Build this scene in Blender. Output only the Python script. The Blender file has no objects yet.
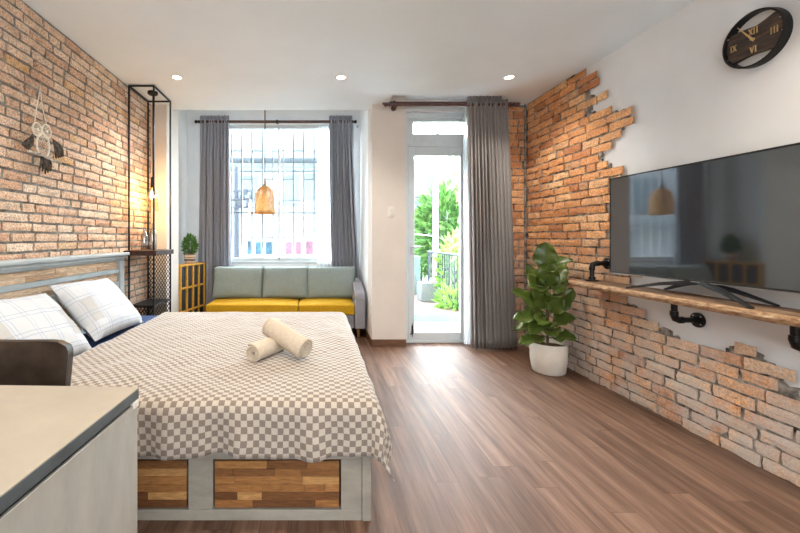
import bpy, bmesh, math, random
from mathutils import Vector, Matrix, noise
R = random.Random(7)
PI = math.pi
sc = bpy.context.scene
COL = sc.collection
F, VX, VY, CZ = 380.0, 316.0, 238.0, 1.212          # lens in pixels of the 800x533 frame, axis point, eye height

def at(px, py, d):
    """point at depth d seen at that spot of the photograph"""
    return Vector(((px-VX)*d/F, d, CZ-(py-VY)*d/F))

# ------------------------------------------------------------------ materials
def new_mat(name):
    m = bpy.data.materials.new(name); m.use_nodes = True
    nt = m.node_tree
    return m, nt, nt.nodes, nt.links, nt.nodes['Principled BSDF']

def sset(b, **k):
    for n, v in k.items():
        n = n.replace('_', ' ')
        if n in b.inputs: b.inputs[n].default_value = v

def c4(c): return (c[0], c[1], c[2], 1.0)
def srgb(r, g, b):
    f = lambda v: (v/255/12.92) if v/255 <= .04045 else ((v/255+.055)/1.055)**2.4
    return (f(r), f(g), f(b))

def mix(nt, fac, a, b, mode='MIX'):
    n = nt.nodes.new('ShaderNodeMix'); n.data_type = 'RGBA'; n.blend_type = mode
    for sock, v in ((n.inputs[0], fac), (n.inputs[6], a), (n.inputs[7], b)):
        if hasattr(v, 'links'): nt.links.new(v, sock)
        elif isinstance(v, (int, float)): sock.default_value = v
        else: sock.default_value = c4(v)
    return n.outputs[2]

def math_n(nt, op, a, b=None, clamp=False):
    n = nt.nodes.new('ShaderNodeMath'); n.operation = op; n.use_clamp = clamp
    for i, v in enumerate((a, b)):
        if v is None: continue
        if hasattr(v, 'links'): nt.links.new(v, n.inputs[i])
        else: n.inputs[i].default_value = v
    return n.outputs[0]

def ramp(nt, fac, stops, interp='LINEAR'):
    n = nt.nodes.new('ShaderNodeValToRGB'); n.color_ramp.interpolation = interp
    e = n.color_ramp.elements
    while len(e) < len(stops): e.new(0.5)
    for el, (p, c) in zip(e, stops):
        el.position = p; el.color = c4(c)
    nt.links.new(fac, n.inputs[0])
    return n.outputs[0]

def coords(nt, kind='Object', scale=(1,1,1), rot=(0,0,0), loc=(0,0,0)):
    t = nt.nodes.new('ShaderNodeTexCoord'); mp = nt.nodes.new('ShaderNodeMapping')
    mp.inputs['Scale'].default_value = scale; mp.inputs['Rotation'].default_value = rot; mp.inputs['Location'].default_value = loc
    nt.links.new(t.outputs[kind], mp.inputs[0])
    return mp.outputs[0]

def noise_n(nt, vec, scale, detail=4, rough=.55):
    n = nt.nodes.new('ShaderNodeTexNoise')
    n.inputs['Scale'].default_value = scale; n.inputs['Detail'].default_value = detail; n.inputs['Roughness'].default_value = rough
    if vec is not None: nt.links.new(vec, n.inputs['Vector'])
    return n.outputs['Fac']

def bump(nt, b, h, strength=.3, dist=.01):
    n = nt.nodes.new('ShaderNodeBump'); n.inputs['Strength'].default_value = strength; n.inputs['Distance'].default_value = dist
    nt.links.new(h, n.inputs['Height']); nt.links.new(n.outputs[0], b.inputs['Normal'])

def plain(name, col, rough=.6, metal=0, var=.06, scale=12, bmp=0, bscale=80, spec=.4, stretch=(1,1,1)):
    m, nt, ns, ln, b = new_mat(name)
    v = coords(nt, 'Object', stretch)
    f = noise_n(nt, v, scale)
    dark = tuple(max(0, x*(1-var*2.2)) for x in col); lite = tuple(min(1, x*(1+var*1.6)) for x in col)
    ln.new(ramp(nt, f, [(.3, dark), (.7, lite)]), b.inputs['Base Color'])
    sset(b, Roughness=rough, Metallic=metal, Specular_IOR_Level=spec)
    if bmp: bump(nt, b, noise_n(nt, v, bscale, 3), bmp, .004)
    return m

M = {}
M['plaster'] = plain('white_plaster', (.69, .685, .68), .85, var=.02, scale=3, bmp=.08, bscale=40)
M['plaster_bay'] = plain('bay_plaster', (.87, .88, .88), .85, var=.02, scale=3, bmp=.08, bscale=40)
M['plaster_pillar'] = plain('pillar_plaster', (.70, .63, .56), .85, var=.02, scale=3, bmp=.08, bscale=40)
M['ceiling'] = plain('ceiling_paint', (.76, .81, .84), .9, var=.015, scale=2)
M['white_frame'] = plain('white_frame_paint', (.62, .66, .67), .35, var=.02)
M['grille'] = plain('grey_grille_paint', (.34, .34, .33), .6)
M['black'] = plain('black_metal', (.014, .013, .013), .5, metal=.1, var=.1, spec=.25)
M['pipe'] = plain('black_iron_pipe', (.022, .02, .02), .38, metal=.7, var=.2, bmp=.1)
M['rod'] = plain('dark_mahogany', (.10, .042, .034), .35, var=.2, scale=20)
M['steel'] = plain('brushed_steel', (.5, .5, .5), .3, metal=1)
M['yellow'] = plain('yellow_fabric', srgb(190, 146, 12), .85, var=.05, scale=40, bmp=.25, bscale=400)
M['sage'] = plain('grey_green_fabric', (.24, .285, .27), .9, var=.16, scale=160, bmp=.3, bscale=500)
M['sofa_grey'] = plain('grey_upholstery', (.27, .265, .285), .9, var=.08, scale=120, bmp=.25, bscale=400)
M['curtain'] = plain('grey_curtain_fabric', (.34, .31, .29), .85, var=.05, scale=60, bmp=.15, bscale=500)
M['curtain_skylit'] = plain('sky_tinted_grey_curtain', (.37, .37, .41), .85, var=.05, scale=60, bmp=.15, bscale=500)  # grey curtain fabric with the blue of the skylight mixed into its colour
M['navy'] = plain('navy_cotton', (.018, .045, .14), .85, var=.1, bmp=.2, bscale=60)
M['towel'] = plain('cream_terry', (.54, .45, .35), .95, var=.05, scale=60, bmp=.7, bscale=260)
M['leather'] = plain('dark_brown_leather', (.032, .020, .013), .42, var=.25, scale=14, bmp=.12, bscale=150)
M['pot_white'] = plain('cream_ceramic', (.66, .60, .52), .5, var=.03)
M['soil'] = plain('soil_bark', (.10, .05, .03), .95, var=.35, scale=60, bmp=.8, bscale=90)
M['stem'] = plain('brown_stem', (.10, .07, .04), .8, var=.2)
M['desk_edge'] = plain('slate_edge_band', (.075, .088, .094), .5, var=.1)
M['brass'] = plain('gold_paint', (.70, .47, .20), .35, metal=.6, var=.08)
M['cream_thread'] = plain('cream_thread', (.85, .78, .66), .9)
M['feather'] = plain('brown_feather', (.07, .05, .035), .8, var=.5, scale=40)
M['driftwood'] = plain('driftwood', (.52, .45, .37), .85, var=.3, scale=30)
M['shelf_wood'] = plain('yellow_pine', srgb(214, 160, 62), .55, var=.12, scale=6, stretch=(1, 8, 8))
M['dark_panel'] = plain('charcoal_panel', (.03, .033, .04), .7)
M['white_plastic'] = plain('white_plastic', (.75, .71, .64), .35)
M['rail'] = plain('dark_railing', (.03, .035, .045), .5)
M['planter'] = plain('pale_concrete', (.15, .155, .145), .85, var=.06, scale=20, bmp=.2)
M['facade'] = plain('pale_facade', (.52, .535, .545), .9, var=.03, scale=.7)
M['facade_trim'] = plain('grey_facade_trim', (.20, .23, .25), .9)
M['far_glass'] = plain('far_window_glass', (.12, .17, .21), .25)
M['awning_grey'] = plain('grey_roof_sheet', (.20, .23, .25), .7)
M['shop_blue'] = plain('blue_shop_front', (.03, .09, .13), .6, var=.4, scale=3)
M['shop_pink'] = plain('pink_shop_front', (.16, .045, .075), .6, var=.4, scale=3)
M['orange_strip'] = plain('orange_paint', (.75, .38, .16), .7)
M['street'] = plain('street_concrete', (.30, .30, .29), .9, var=.05, scale=1)
M['ledge'] = plain('white_terrazzo', (.30, .31, .31), .5, var=.02)
M['teal_paint'] = plain('pale_teal_paint', (.15, .20, .20), .7, var=.03)
M['leaf_far'] = None

def leaf_mat(name, c1, c2, trans=.35, rough=.45, scale=6, spec=.5):
    m, nt, ns, ln, b = new_mat(name)
    f = noise_n(nt, coords(nt), scale, 3)
    g = ns.new('ShaderNodeNewGeometry')
    f2 = math_n(nt, 'ADD', math_n(nt, 'MULTIPLY', f, .6), math_n(nt, 'MULTIPLY', g.outputs['Random Per Island'], .5))
    col = ramp(nt, f2, [(.25, c1), (.85, c2)])
    ln.new(col, b.inputs['Base Color'])
    sset(b, Roughness=rough, Specular_IOR_Level=spec)
    t = ns.new('ShaderNodeBsdfTranslucent'); ln.new(col, t.inputs[0])
    mx = ns.new('ShaderNodeMixShader'); mx.inputs[0].default_value = trans
    ln.new(b.outputs[0], mx.inputs[1]); ln.new(t.outputs[0], mx.inputs[2])
    ln.new(mx.outputs[0], ns['Material Output'].inputs[0])
    return m
M['leaf_far'] = leaf_mat('garden_leaf', (.035, .11, .02), (.16, .30, .07), .35)
M['leaf_lime'] = leaf_mat('lime_leaf', (.11, .26, .03), (.27, .45, .08), .45)
M['leaf_fig'] = leaf_mat('fig_leaf', (.022, .050, .008), (.13, .18, .03), .10, .30, 5)
M['leaf_pot'] = leaf_mat('small_plant_leaf', (.05, .16, .03), (.20, .38, .08), .25)

def brick_mat(name, stops, dirt, dirt_amt, wash=None):
    m, nt, ns, ln, b = new_mat(name)
    v = coords(nt)
    g = ns.new('ShaderNodeNewGeometry')
    base = ramp(nt, g.outputs['Random Per Island'], stops)
    n1 = noise_n(nt, v, 28, 6, .7)
    col = mix(nt, math_n(nt, 'MULTIPLY', ramp(nt, n1, [(.48, (0,0,0)), (.68, (1,1,1))]), dirt_amt), base, dirt)
    n2 = noise_n(nt, v, 9, 5, .6)
    col = mix(nt, .55, col, ramp(nt, n2, [(.3, (.72, .67, .63)), (.7, (1.32, 1.28, 1.22))]), 'MULTIPLY')
    n4 = noise_n(nt, v, 90, 2, .5)
    col = mix(nt, .8, col, ramp(nt, n4, [(.34, (.62, .56, .52)), (.5, (1, 1, 1)), (.66, (1.3, 1.3, 1.3))]), 'MULTIPLY')
    n5 = noise_n(nt, v, 55, 2, .5)
    col = mix(nt, ramp(nt, n5, [(.66, (0,0,0)), (.74, (.75,.75,.75))]), col, (.12, .085, .07))
    if wash:
        # lime residue left on the lower courses
        sx = ns.new('ShaderNodeSeparateXYZ'); ln.new(v, sx.inputs[0])
        zz = math_n(nt, 'SUBTRACT', 1.25, math_n(nt, 'MULTIPLY', sx.outputs[2], .95), True)
        n3 = noise_n(nt, v, 5, 6, .65)
        k = math_n(nt, 'MULTIPLY', ramp(nt, n3, [(.30, (0,0,0)), (.56, (1,1,1))]), zz)
        col = mix(nt, math_n(nt, 'MULTIPLY', k, .8), col, wash)
    ln.new(col, b.inputs['Base Color'])
    sset(b, Roughness=.92, Specular_IOR_Level=.15)
    h = math_n(nt, 'ADD', n1, math_n(nt, 'MULTIPLY', noise_n(nt, v, 120, 3), .5))
    bump(nt, b, h, .6, .008)
    return m
M['brick_left'] = brick_mat('tan_brick', [(0, (.50, .30, .195)), (.2, (.60, .385, .26)), (.45, (.70, .51, .37)), (.65, (.62, .42, .29)), (.82, (.76, .60, .465)), (.93, (.66, .51, .385)), (1, (.64, .40, .20))], (.54, .48, .43), .55)
M['brick_right'] = brick_mat('orange_brick', [(0, (.42, .17, .075)), (.25, (.58, .27, .115)), (.5, (.72, .38, .17)), (.75, (.62, .29, .125)), (.9, (.76, .48, .26)), (1, (.48, .27, .15))], (.40, .28, .19), .5, (.50, .455, .41))
M['mortar'] = plain('grey_mortar', (.24, .22, .195), .95, var=.25, scale=18, bmp=.8, bscale=60)
M['mortar_right'] = plain('brown_mortar', (.24, .21, .18), .95, var=.42, scale=18, bmp=.8, bscale=60)
M['render_edge'] = plain('broken_plaster_edge', (.30, .24, .19), .95, var=.3, scale=30, bmp=.8, bscale=60)

def floor_mat():
    m, nt, ns, ln, b = new_mat('walnut_laminate')
    v = coords(nt, 'Object', (1,1,1), (0,0,PI/2))
    br = ns.new('ShaderNodeTexBrick')
    br.offset = 0; br.offset_frequency = 1
    br.inputs['Color1'].default_value = (0,0,0,1); br.inputs['Color2'].default_value = (1,1,1,1); br.inputs['Mortar'].default_value = (.5,.5,.5,1)
    br.inputs['Scale'].default_value = 1; br.inputs['Brick Width'].default_value = 1.22; br.inputs['Row Height'].default_value = .118
    br.inputs['Mortar Size'].default_value = .0014; br.inputs['Mortar Smooth'].default_value = .1
    sv = ns.new('ShaderNodeSeparateXYZ'); ln.new(v, sv.inputs[0])
    wn = ns.new('ShaderNodeTexWhiteNoise'); wn.noise_dimensions = '1D'
    ln.new(math_n(nt, 'FLOOR', math_n(nt, 'DIVIDE', sv.outputs[1], .118)), wn.inputs['W'])
    cv = ns.new('ShaderNodeCombineXYZ')
    ln.new(math_n(nt, 'ADD', sv.outputs[0], math_n(nt, 'MULTIPLY', wn.outputs['Value'], 1.22)), cv.inputs[0]); ln.new(sv.outputs[1], cv.inputs[1])
    ln.new(cv.outputs[0], br.inputs['Vector'])
    vec = ns.new('ShaderNodeVectorMath'); vec.operation = 'ADD'
    cm = ns.new('ShaderNodeVectorMath'); cm.operation = 'SCALE'; cm.inputs['Scale'].default_value = 7.3
    ln.new(br.outputs['Color'], cm.inputs[0])
    base = coords(nt, 'Object', (20, 1.3, 1)); ln.new(base, vec.inputs[0]); ln.new(cm.outputs[0], vec.inputs[1])
    g1 = noise_n(nt, vec.outputs[0], 1.1, 7, .62)
    base2 = coords(nt, 'Object', (70, 3, 1)); g2 = noise_n(nt, base2, 1.4, 4, .6)
    g = math_n(nt, 'ADD', math_n(nt, 'MULTIPLY', g1, .72), math_n(nt, 'MULTIPLY', g2, .28))
    col = ramp(nt, g, [(.30, (.052, .027, .017)), (.45, (.122, .067, .044)), (.58, (.190, .113, .078)), (.74, (.30, .195, .14))])
    tint = ramp(nt, br.outputs['Color'], [(0, (.74, .70, .66)), (1, (1.12, 1.08, 1.04))])
    col = mix(nt, 1.0, col, tint, 'MULTIPLY')
    col = mix(nt, math_n(nt, 'MULTIPLY', br.outputs['Fac'], .75), col, (.045, .025, .016))
    ln.new(col, b.inputs['Base Color'])
    sset(b, Roughness=.5, Specular_IOR_Level=.27)
    ln.new(ramp(nt, g2, [(.3, (.46,.46,.46)), (.7, (.68,.68,.68))]), b.inputs['Roughness'])
    bump(nt, b, math_n(nt, 'SUBTRACT', g, br.outputs['Fac']), .12, .003)
    return m
M['floor'] = floor_mat()

def check_mat():
    m, nt, ns, ln, b = new_mat('checked_cotton')
    t = ns.new('ShaderNodeTexCoord')
    ck = ns.new('ShaderNodeTexChecker'); ck.inputs['Scale'].default_value = 1/.0245
    ck.inputs['Color1'].default_value = (1,1,1,1); ck.inputs['Color2'].default_value = (0,0,0,1)
    w = ns.new('ShaderNodeVectorMath'); w.operation = 'ADD'
    nz = ns.new('ShaderNodeTexNoise'); nz.inputs['Scale'].default_value = 5
    ln.new(t.outputs['UV'], nz.inputs['Vector'])
    s = ns.new('ShaderNodeVectorMath'); s.operation = 'SCALE'; s.inputs['Scale'].default_value = .02
    ln.new(nz.outputs['Color'], s.inputs[0]); ln.new(t.outputs['UV'], w.inputs[0]); ln.new(s.outputs[0], w.inputs[1])
    ln.new(w.outputs[0], ck.inputs['Vector'])
    n = noise_n(nt, t.outputs['UV'], 220, 3)
    wv = ns.new('ShaderNodeTexWave'); wv.inputs['Scale'].default_value = 300; wv.inputs['Distortion'].default_value = 2
    ln.new(t.outputs['UV'], wv.inputs['Vector'])
    dark = mix(nt, n, (.155, .12, .10), (.25, .20, .17)); lite = mix(nt, n, (.375, .32, .26), (.48, .425, .36))
    ln.new(mix(nt, ck.outputs['Fac'], dark, lite), b.inputs['Base Color'])
    sset(b, Roughness=.95, Specular_IOR_Level=.15, Sheen_Weight=.35, Sheen_Roughness=.35)
    bump(nt, b, n, .3, .002)
    return m
M['check'] = check_mat()

def plaid_mat():
    m, nt, ns, ln, b = new_mat('blue_line_plaid_cotton')
    t = ns.new('ShaderNodeTexCoord'); sp = ns.new('ShaderNodeSeparateXYZ'); ln.new(t.outputs['UV'], sp.inputs[0])
    def lines(sock, period, offs, wid):
        a = math_n(nt, 'ADD', math_n(nt, 'DIVIDE', sock, period), offs)
        f = math_n(nt, 'ABSOLUTE', math_n(nt, 'SUBTRACT', math_n(nt, 'FRACT', a), .5))
        return math_n(nt, 'LESS_THAN', f, wid/period)
    u, v = sp.outputs[0], sp.outputs[1]
    L = None
    for s in (u, v):
        for o in (0, .2):
            l = lines(s, .125, o, .0017)
            L = l if L is None else math_n(nt, 'MAXIMUM', L, l)
    broad = math_n(nt, 'MULTIPLY', lines(u, .50, .3, .05), lines(v, .50, .1, .09))
    n = noise_n(nt, t.outputs['UV'], 300, 2)
    base = mix(nt, broad, (.54, .55, .56), (.45, .435, .415))
    base = mix(nt, math_n(nt, 'MULTIPLY', n, .12), base, (.5, .5, .52))
    ln.new(mix(nt, math_n(nt, 'MULTIPLY', L, .75), base, (.22, .30, .45)), b.inputs['Base Color'])
    sset(b, Roughness=.9, Specular_IOR_Level=.15)
    bump(nt, b, noise_n(nt, t.outputs['UV'], 14, 4), .35, .012)
    return m
M['plaid'] = plaid_mat()

def wash_mat(name, a, c, wood, amt, scale=5, stretch=(1,1,1), rough=.7):
    m, nt, ns, ln, b = new_mat(name)
    v = coords(nt, 'Object', stretch)
    f = noise_n(nt, v, scale, 6, .65); f2 = noise_n(nt, v, scale*6, 4, .6)
    col = mix(nt, ramp(nt, f, [(.35, (0,0,0)), (.65, (1,1,1))]), a, c)
    col = mix(nt, math_n(nt, 'MULTIPLY', ramp(nt, f2, [(.55, (0,0,0)), (.72, (1,1,1))]), amt), col, wood)
    ln.new(col, b.inputs['Base Color']); sset(b, Roughness=rough, Specular_IOR_Level=.3)
    bump(nt, b, f2, .15, .003)
    return m
M['whitewash'] = wash_mat('whitewashed_bed_paint', (.25, .22, .18), (.34, .305, .25), (.28, .23, .18), .35, 4, (1, 1, 3))
M['head_paint'] = wash_mat('grey_blue_headboard_paint', (.34, .385, .40), (.44, .48, .49), (.30, .31, .31), .25, 5, (3, 1, 3))
M['desk_top'] = wash_mat('cream_desk_paint', (.31, .275, .225), (.355, .315, .26), (.5, .4, .3), .12, 3, rough=.55)
M['desk_panel'] = wash_mat('brushed_grey_white_paint', (.29, .28, .25), (.40, .38, .335), (.36, .33, .28), .25, 3, (1, 1.5, .6))

def wood_random(name, stops, stretch, rough=.55):
    m, nt, ns, ln, b = new_mat(name)
    g = ns.new('ShaderNodeNewGeometry')
    base = ramp(nt, g.outputs['Random Per Island'], stops)
    v = coords(nt, 'Object', stretch)
    f = noise_n(nt, v, 9, 6, .65)
    col = mix(nt, .8, base, ramp(nt, f, [(.3, (.45, .4, .36)), (.7, (1.3, 1.25, 1.2))]), 'MULTIPLY')
    ln.new(col, b.inputs['Base Color']); sset(b, Roughness=rough, Specular_IOR_Level=.35)
    bump(nt, b, f, .25, .004)
    return m
M['acacia'] = wood_random('acacia_blocks', [(0, (.13, .052, .018)), (.3, (.26, .115, .035)), (.55, (.40, .20, .065)), (.8, (.30, .13, .04)), (1, (.48, .27, .10))], (2, 6, 14))
M['slat_wood'] = wood_random('pale_reclaimed_wood', [(0, (.46, .30, .18)), (.35, (.62, .44, .28)), (.7, (.74, .56, .39)), (1, (.55, .40, .27))], (8, 1.5, 14), .7)

def plank_mat(name, stops, stretch, scale=4, rough=.6):
    m, nt, ns, ln, b = new_mat(name)
    v = coords(nt, 'Object', stretch)
    f = noise_n(nt, v, scale, 7, .65)
    ln.new(ramp(nt, f, stops), b.inputs['Base Color']); sset(b, Roughness=rough, Specular_IOR_Level=.3)
    bump(nt, b, f, .5, .006)
    return m
M['old_plank'] = plank_mat('weathered_plank', [(.3, (.045, .025, .015)), (.48, (.16, .09, .05)), (.6, (.27, .17, .10)), (.75, (.40, .30, .21))], (9, 1.2, 9))
M['plank_edge'] = plank_mat('chipped_plank_edge', [(.3, (.10, .05, .025)), (.45, (.30, .165, .08)), (.6, (.45, .29, .16)), (.78, (.60, .47, .33))], (14, 5, 14), 5)
M['dark_plank'] = plank_mat('dark_brown_plank', [(.3, (.018, .008, .006)), (.6, (.06, .026, .018)), (.8, (.12, .06, .04))], (8, 2, 8))
M['clock_wood'] = plank_mat('smoky_walnut', [(.28, (.012, .009, .008)), (.5, (.05, .034, .027)), (.62, (.10, .058, .036)), (.78, (.24, .125, .05))], (9, 1.5, 9), 5)
M['baseboard'] = plank_mat('brown_baseboard', [(.3, (.10, .045, .024)), (.7, (.20, .10, .055))], (1.5, 1.5, 9))
M['balcony_tile'] = plank_mat('terracotta_tile', [(.3, (.105, .062, .046)), (.7, (.16, .11, .088))], (3, 3, 3), 5)

def glass_thin(name, tint=(1,1,1), refl=.06, rough=.02):
    m, nt, ns, ln, b = new_mat(name)
    ns.remove(b)
    t = ns.new('ShaderNodeBsdfTransparent'); t.inputs[0].default_value = c4(tint)
    g = ns.new('ShaderNodeBsdfGlossy'); g.inputs['Roughness'].default_value = rough
    lw = ns.new('ShaderNodeLayerWeight'); lw.inputs[0].default_value = .25
    f = math_n(nt, 'ADD', math_n(nt, 'MULTIPLY', lw.outputs['Fresnel'], .6), refl*.3, True)
    mx = ns.new('ShaderNodeMixShader'); ln.new(f, mx.inputs[0]); ln.new(t.outputs[0], mx.inputs[1]); ln.new(g.outputs[0], mx.inputs[2])
    ln.new(mx.outputs[0], ns['Material Output'].inputs[0])
    return m
M['pane'] = glass_thin('clear_pane', (.97, .99, .99), .05)
M['bottle'] = glass_thin('clear_bottle_glass', (.72, .75, .75), 1.0, .12)
M['amber'] = glass_thin('amber_glass', (.97, .87, .66), .5, .05)

def sheer_mat():
    m, nt, ns, ln, b = new_mat('white_voile')
    sset(b, Base_Color=(.9, .92, .94, 1), Roughness=.9)
    t = ns.new('ShaderNodeBsdfTransparent'); tl = ns.new('ShaderNodeBsdfTranslucent'); tl.inputs[0].default_value = (.92, .94, .96, 1)
    a = ns.new('ShaderNodeMixShader'); a.inputs[0].default_value = .6; ln.new(b.outputs[0], a.inputs[1]); ln.new(tl.outputs[0], a.inputs[2])
    f = noise_n(nt, coords(nt, 'Object', (200, 200, 200)), 2, 2)
    mx = ns.new('ShaderNodeMixShader'); ln.new(ramp(nt, f, [(.3, (.55,.55,.55)), (.7, (.75,.75,.75))]), mx.inputs[0])
    ln.new(t.outputs[0], mx.inputs[1]); ln.new(a.outputs[0], mx.inputs[2])
    ln.new(mx.outputs[0], ns['Material Output'].inputs[0])
    return m
M['sheer'] = sheer_mat()

def emit_mat(name, col, s):
    m, nt, ns, ln, b = new_mat(name)
    sset(b, Base_Color=c4(col), Emission_Color=c4(col), Emission_Strength=s, Roughness=.5)
    return m
M['lamp_glow'] = emit_mat('downlight_glow', (1, .93, .80), 6)
M['bulb_glow'] = emit_mat('warm_bulb_glow', (1, .70, .32), 12)

def screen_mat():
    m, nt, ns, ln, b = new_mat('switched_off_screen')
    v = coords(nt)
    sset(b, Base_Color=(.012, .014, .018, 1), Roughness=.05, Specular_IOR_Level=.9, IOR=1.6, Coat_Weight=.2, Coat_Roughness=.03)
    return m
M['screen'] = screen_mat()

def bamboo_mat():
    m, nt, ns, ln, b = new_mat('woven_bamboo')
    f = noise_n(nt, coords(nt, 'Object', (1,1,1)), 30, 4)
    col = ramp(nt, f, [(.3, (.60, .32, .10)), (.7, (.86, .56, .24))])
    ln.new(col, b.inputs['Base Color']); sset(b, Roughness=.5)
    t = ns.new('ShaderNodeBsdfTranslucent'); ln.new(col, t.inputs[0])
    mx = ns.new('ShaderNodeMixShader'); mx.inputs[0].default_value = .45
    ln.new(b.outputs[0], mx.inputs[1]); ln.new(t.outputs[0], mx.inputs[2]); ln.new(mx.outputs[0], ns['Material Output'].inputs[0])
    return m
M['bamboo'] = bamboo_mat()

def woven_pot_mat():
    m, nt, ns, ln, b = new_mat('patterned_woven_pot')
    v = coords(nt); sp = ns.new('ShaderNodeSeparateXYZ'); ln.new(v, sp.inputs[0])
    z = math_n(nt, 'DIVIDE', sp.outputs[2], .125)
    bands = ramp(nt, z, [(0, (.30, .17, .10)), (.12, (.62, .5, .38)), (.26, (.07, .06, .10)), (.5, (.62, .5, .38)), (.6, (.30, .13, .07)), (.72, (.66, .56, .44)), (.86, (.22, .11, .06))], 'CONSTANT')
    ck = ns.new('ShaderNodeTexChecker'); ck.inputs['Scale'].default_value = 60; ln.new(v, ck.inputs['Vector'])
    ln.new(mix(nt, math_n(nt, 'MULTIPLY', ck.outputs['Fac'], .3), bands, (.55, .42, .3)), b.inputs['Base Color'])
    sset(b, Roughness=.85)
    return m
M['woven_pot'] = woven_pot_mat()

# ------------------------------------------------------------------ mesh builder
class MB:
    def __init__(s): s.bm = bmesh.new(); s.uv = None
    def quadset(s, vs, faces, mi=0):
        bv = [s.bm.verts.new(v) for v in vs]
        for f in faces:
            try:
                fc = s.bm.faces.new([bv[i] for i in f]); fc.material_index = mi
            except ValueError: pass
        return bv
    def box(s, x0, x1, y0, y1, z0, z1, mi=0, mat=None):
        vs = [Vector(p) for p in ((x0,y0,z0),(x1,y0,z0),(x1,y1,z0),(x0,y1,z0),(x0,y0,z1),(x1,y0,z1),(x1,y1,z1),(x0,y1,z1))]
        if mat is not None: vs = [mat @ v for v in vs]
        return s.quadset(vs, ((3,2,1,0),(4,5,6,7),(0,1,5,4),(1,2,6,5),(2,3,7,6),(3,0,4,7)), mi)
    def tube(s, pts, r, n=8, mi=0, caps=True):
        pts = [Vector(p) for p in pts]; rs = r if isinstance(r, (list, tuple)) else [r]*len(pts)
        rings = []; prev = None
        for i, p in enumerate(pts):
            if i == 0: d = pts[1]-p
            elif i == len(pts)-1: d = p-pts[i-1]
            else: d = (pts[i+1]-p).normalized()+(p-pts[i-1]).normalized()
            d.normalize()
            if prev is None:
                up = Vector((0,0,1)) if abs(d.z) < .9 else Vector((1,0,0))
                a = d.cross(up).normalized()
            else:
                a = (prev - d*prev.dot(d))
                a = a.normalized() if a.length > 1e-6 else d.orthogonal().normalized()
            prev = a; b = d.cross(a)
            rings.append([s.bm.verts.new(p + (a*math.cos(2*PI*k/n)+b*math.sin(2*PI*k/n))*rs[i]) for k in range(n)])
        for i in range(len(rings)-1):
            for k in range(n):
                f = s.bm.faces.new((rings[i][k], rings[i][(k+1)%n], rings[i+1][(k+1)%n], rings[i+1][k])); f.material_index = mi
        if caps:
            for rg, rev in ((rings[0], True), (rings[-1], False)):
                try:
                    f = s.bm.faces.new(rg if not rev else rg[::-1]); f.material_index = mi
                except ValueError: pass
    def lathe(s, prof, c=(0,0,0), n=24, mi=0, axis='z', closed=False):
        c = Vector(c); rings = []
        for r, h in prof:
            ring = []
            for k in range(n):
                a = 2*PI*k/n; u, v = r*math.cos(a), r*math.sin(a)
                p = {'z': (u, v, h), 'x': (h, u, v), 'y': (u, h, v)}[axis]
                ring.append(s.bm.verts.new(c+Vector(p)))
            rings.append(ring)
        m = len(rings)
        for i in range(m if closed else m-1):
            for k in range(n):
                f = s.bm.faces.new((rings[i][k], rings[i][(k+1)%n], rings[(i+1)%m][(k+1)%n], rings[(i+1)%m][k])); f.material_index = mi
        if not closed:
            for ring, (r, h) in ((rings[0], prof[0]), (rings[-1], prof[-1])):
                if r > 1e-4:
                    try: s.bm.faces.new(ring).material_index = mi
                    except ValueError: pass
    def grid(s, fn, nu, nv, mi=0, uv=None, wrap=False):
        vs = [[s.bm.verts.new(fn(i/nu, j/nv)) for j in range(nv+1)] for i in range(nu+1)]
        if uv and s.uv is None: s.uv = s.bm.loops.layers.uv.new('UVMap')
        for i in range(nu):
            for j in range(nv):
                f = s.bm.faces.new((vs[i][j], vs[i+1][j], vs[i+1][j+1], vs[i][j+1])); f.material_index = mi
                if uv:
                    for lp, (a, b) in zip(f.loops, ((i,j),(i+1,j),(i+1,j+1),(i,j+1))): lp[s.uv].uv = uv(a/nu, b/nv)
    def build(s, name, mats, parent=None, smooth=True, bevel=0, solid=0, sub=0, seg=2, merge=0, normals=True, origin=None, angle=40):
        bm = s.bm
        if merge: bmesh.ops.remove_doubles(bm, verts=bm.verts, dist=merge)
        if normals: bmesh.ops.recalc_face_normals(bm, faces=bm.faces)
        if origin is not None:
            o = Vector(origin)
            for v in bm.verts: v.co -= o
        me = bpy.data.meshes.new(name); bm.to_mesh(me); bm.free()
        for m in (mats if isinstance(mats, (list, tuple)) else [mats]): me.materials.append(M[m] if isinstance(m, str) else m)
        ob = bpy.data.objects.new(name, me); COL.objects.link(ob)
        if origin is not None: ob.location = origin
        if parent is not None:
            ob.parent = parent
            if parent.parent is None and parent.type == 'EMPTY' or parent.type == 'MESH':
                # the points are given in world space: keep them where they are
                ob.matrix_parent_inverse = world(parent).inverted()
        if smooth:
            for p in me.polygons: p.use_smooth = True
            try: me.set_sharp_from_angle(angle=math.radians(angle))
            except Exception: pass
        if bevel:
            md = ob.modifiers.new('bevel', 'BEVEL'); md.width = bevel; md.segments = seg; md.limit_method = 'ANGLE'; md.angle_limit = math.radians(35)
        if solid:
            md = ob.modifiers.new('solid', 'SOLIDIFY'); md.thickness = solid; md.offset = 0
        if sub:
            md = ob.modifiers.new('sub', 'SUBSURF'); md.levels = sub; md.render_levels = sub
        return ob

def world(o):
    m = Matrix.LocRotScale(o.location, o.rotation_euler, o.scale)
    if o.parent is not None: m = world(o.parent) @ o.matrix_parent_inverse @ m
    return m

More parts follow.
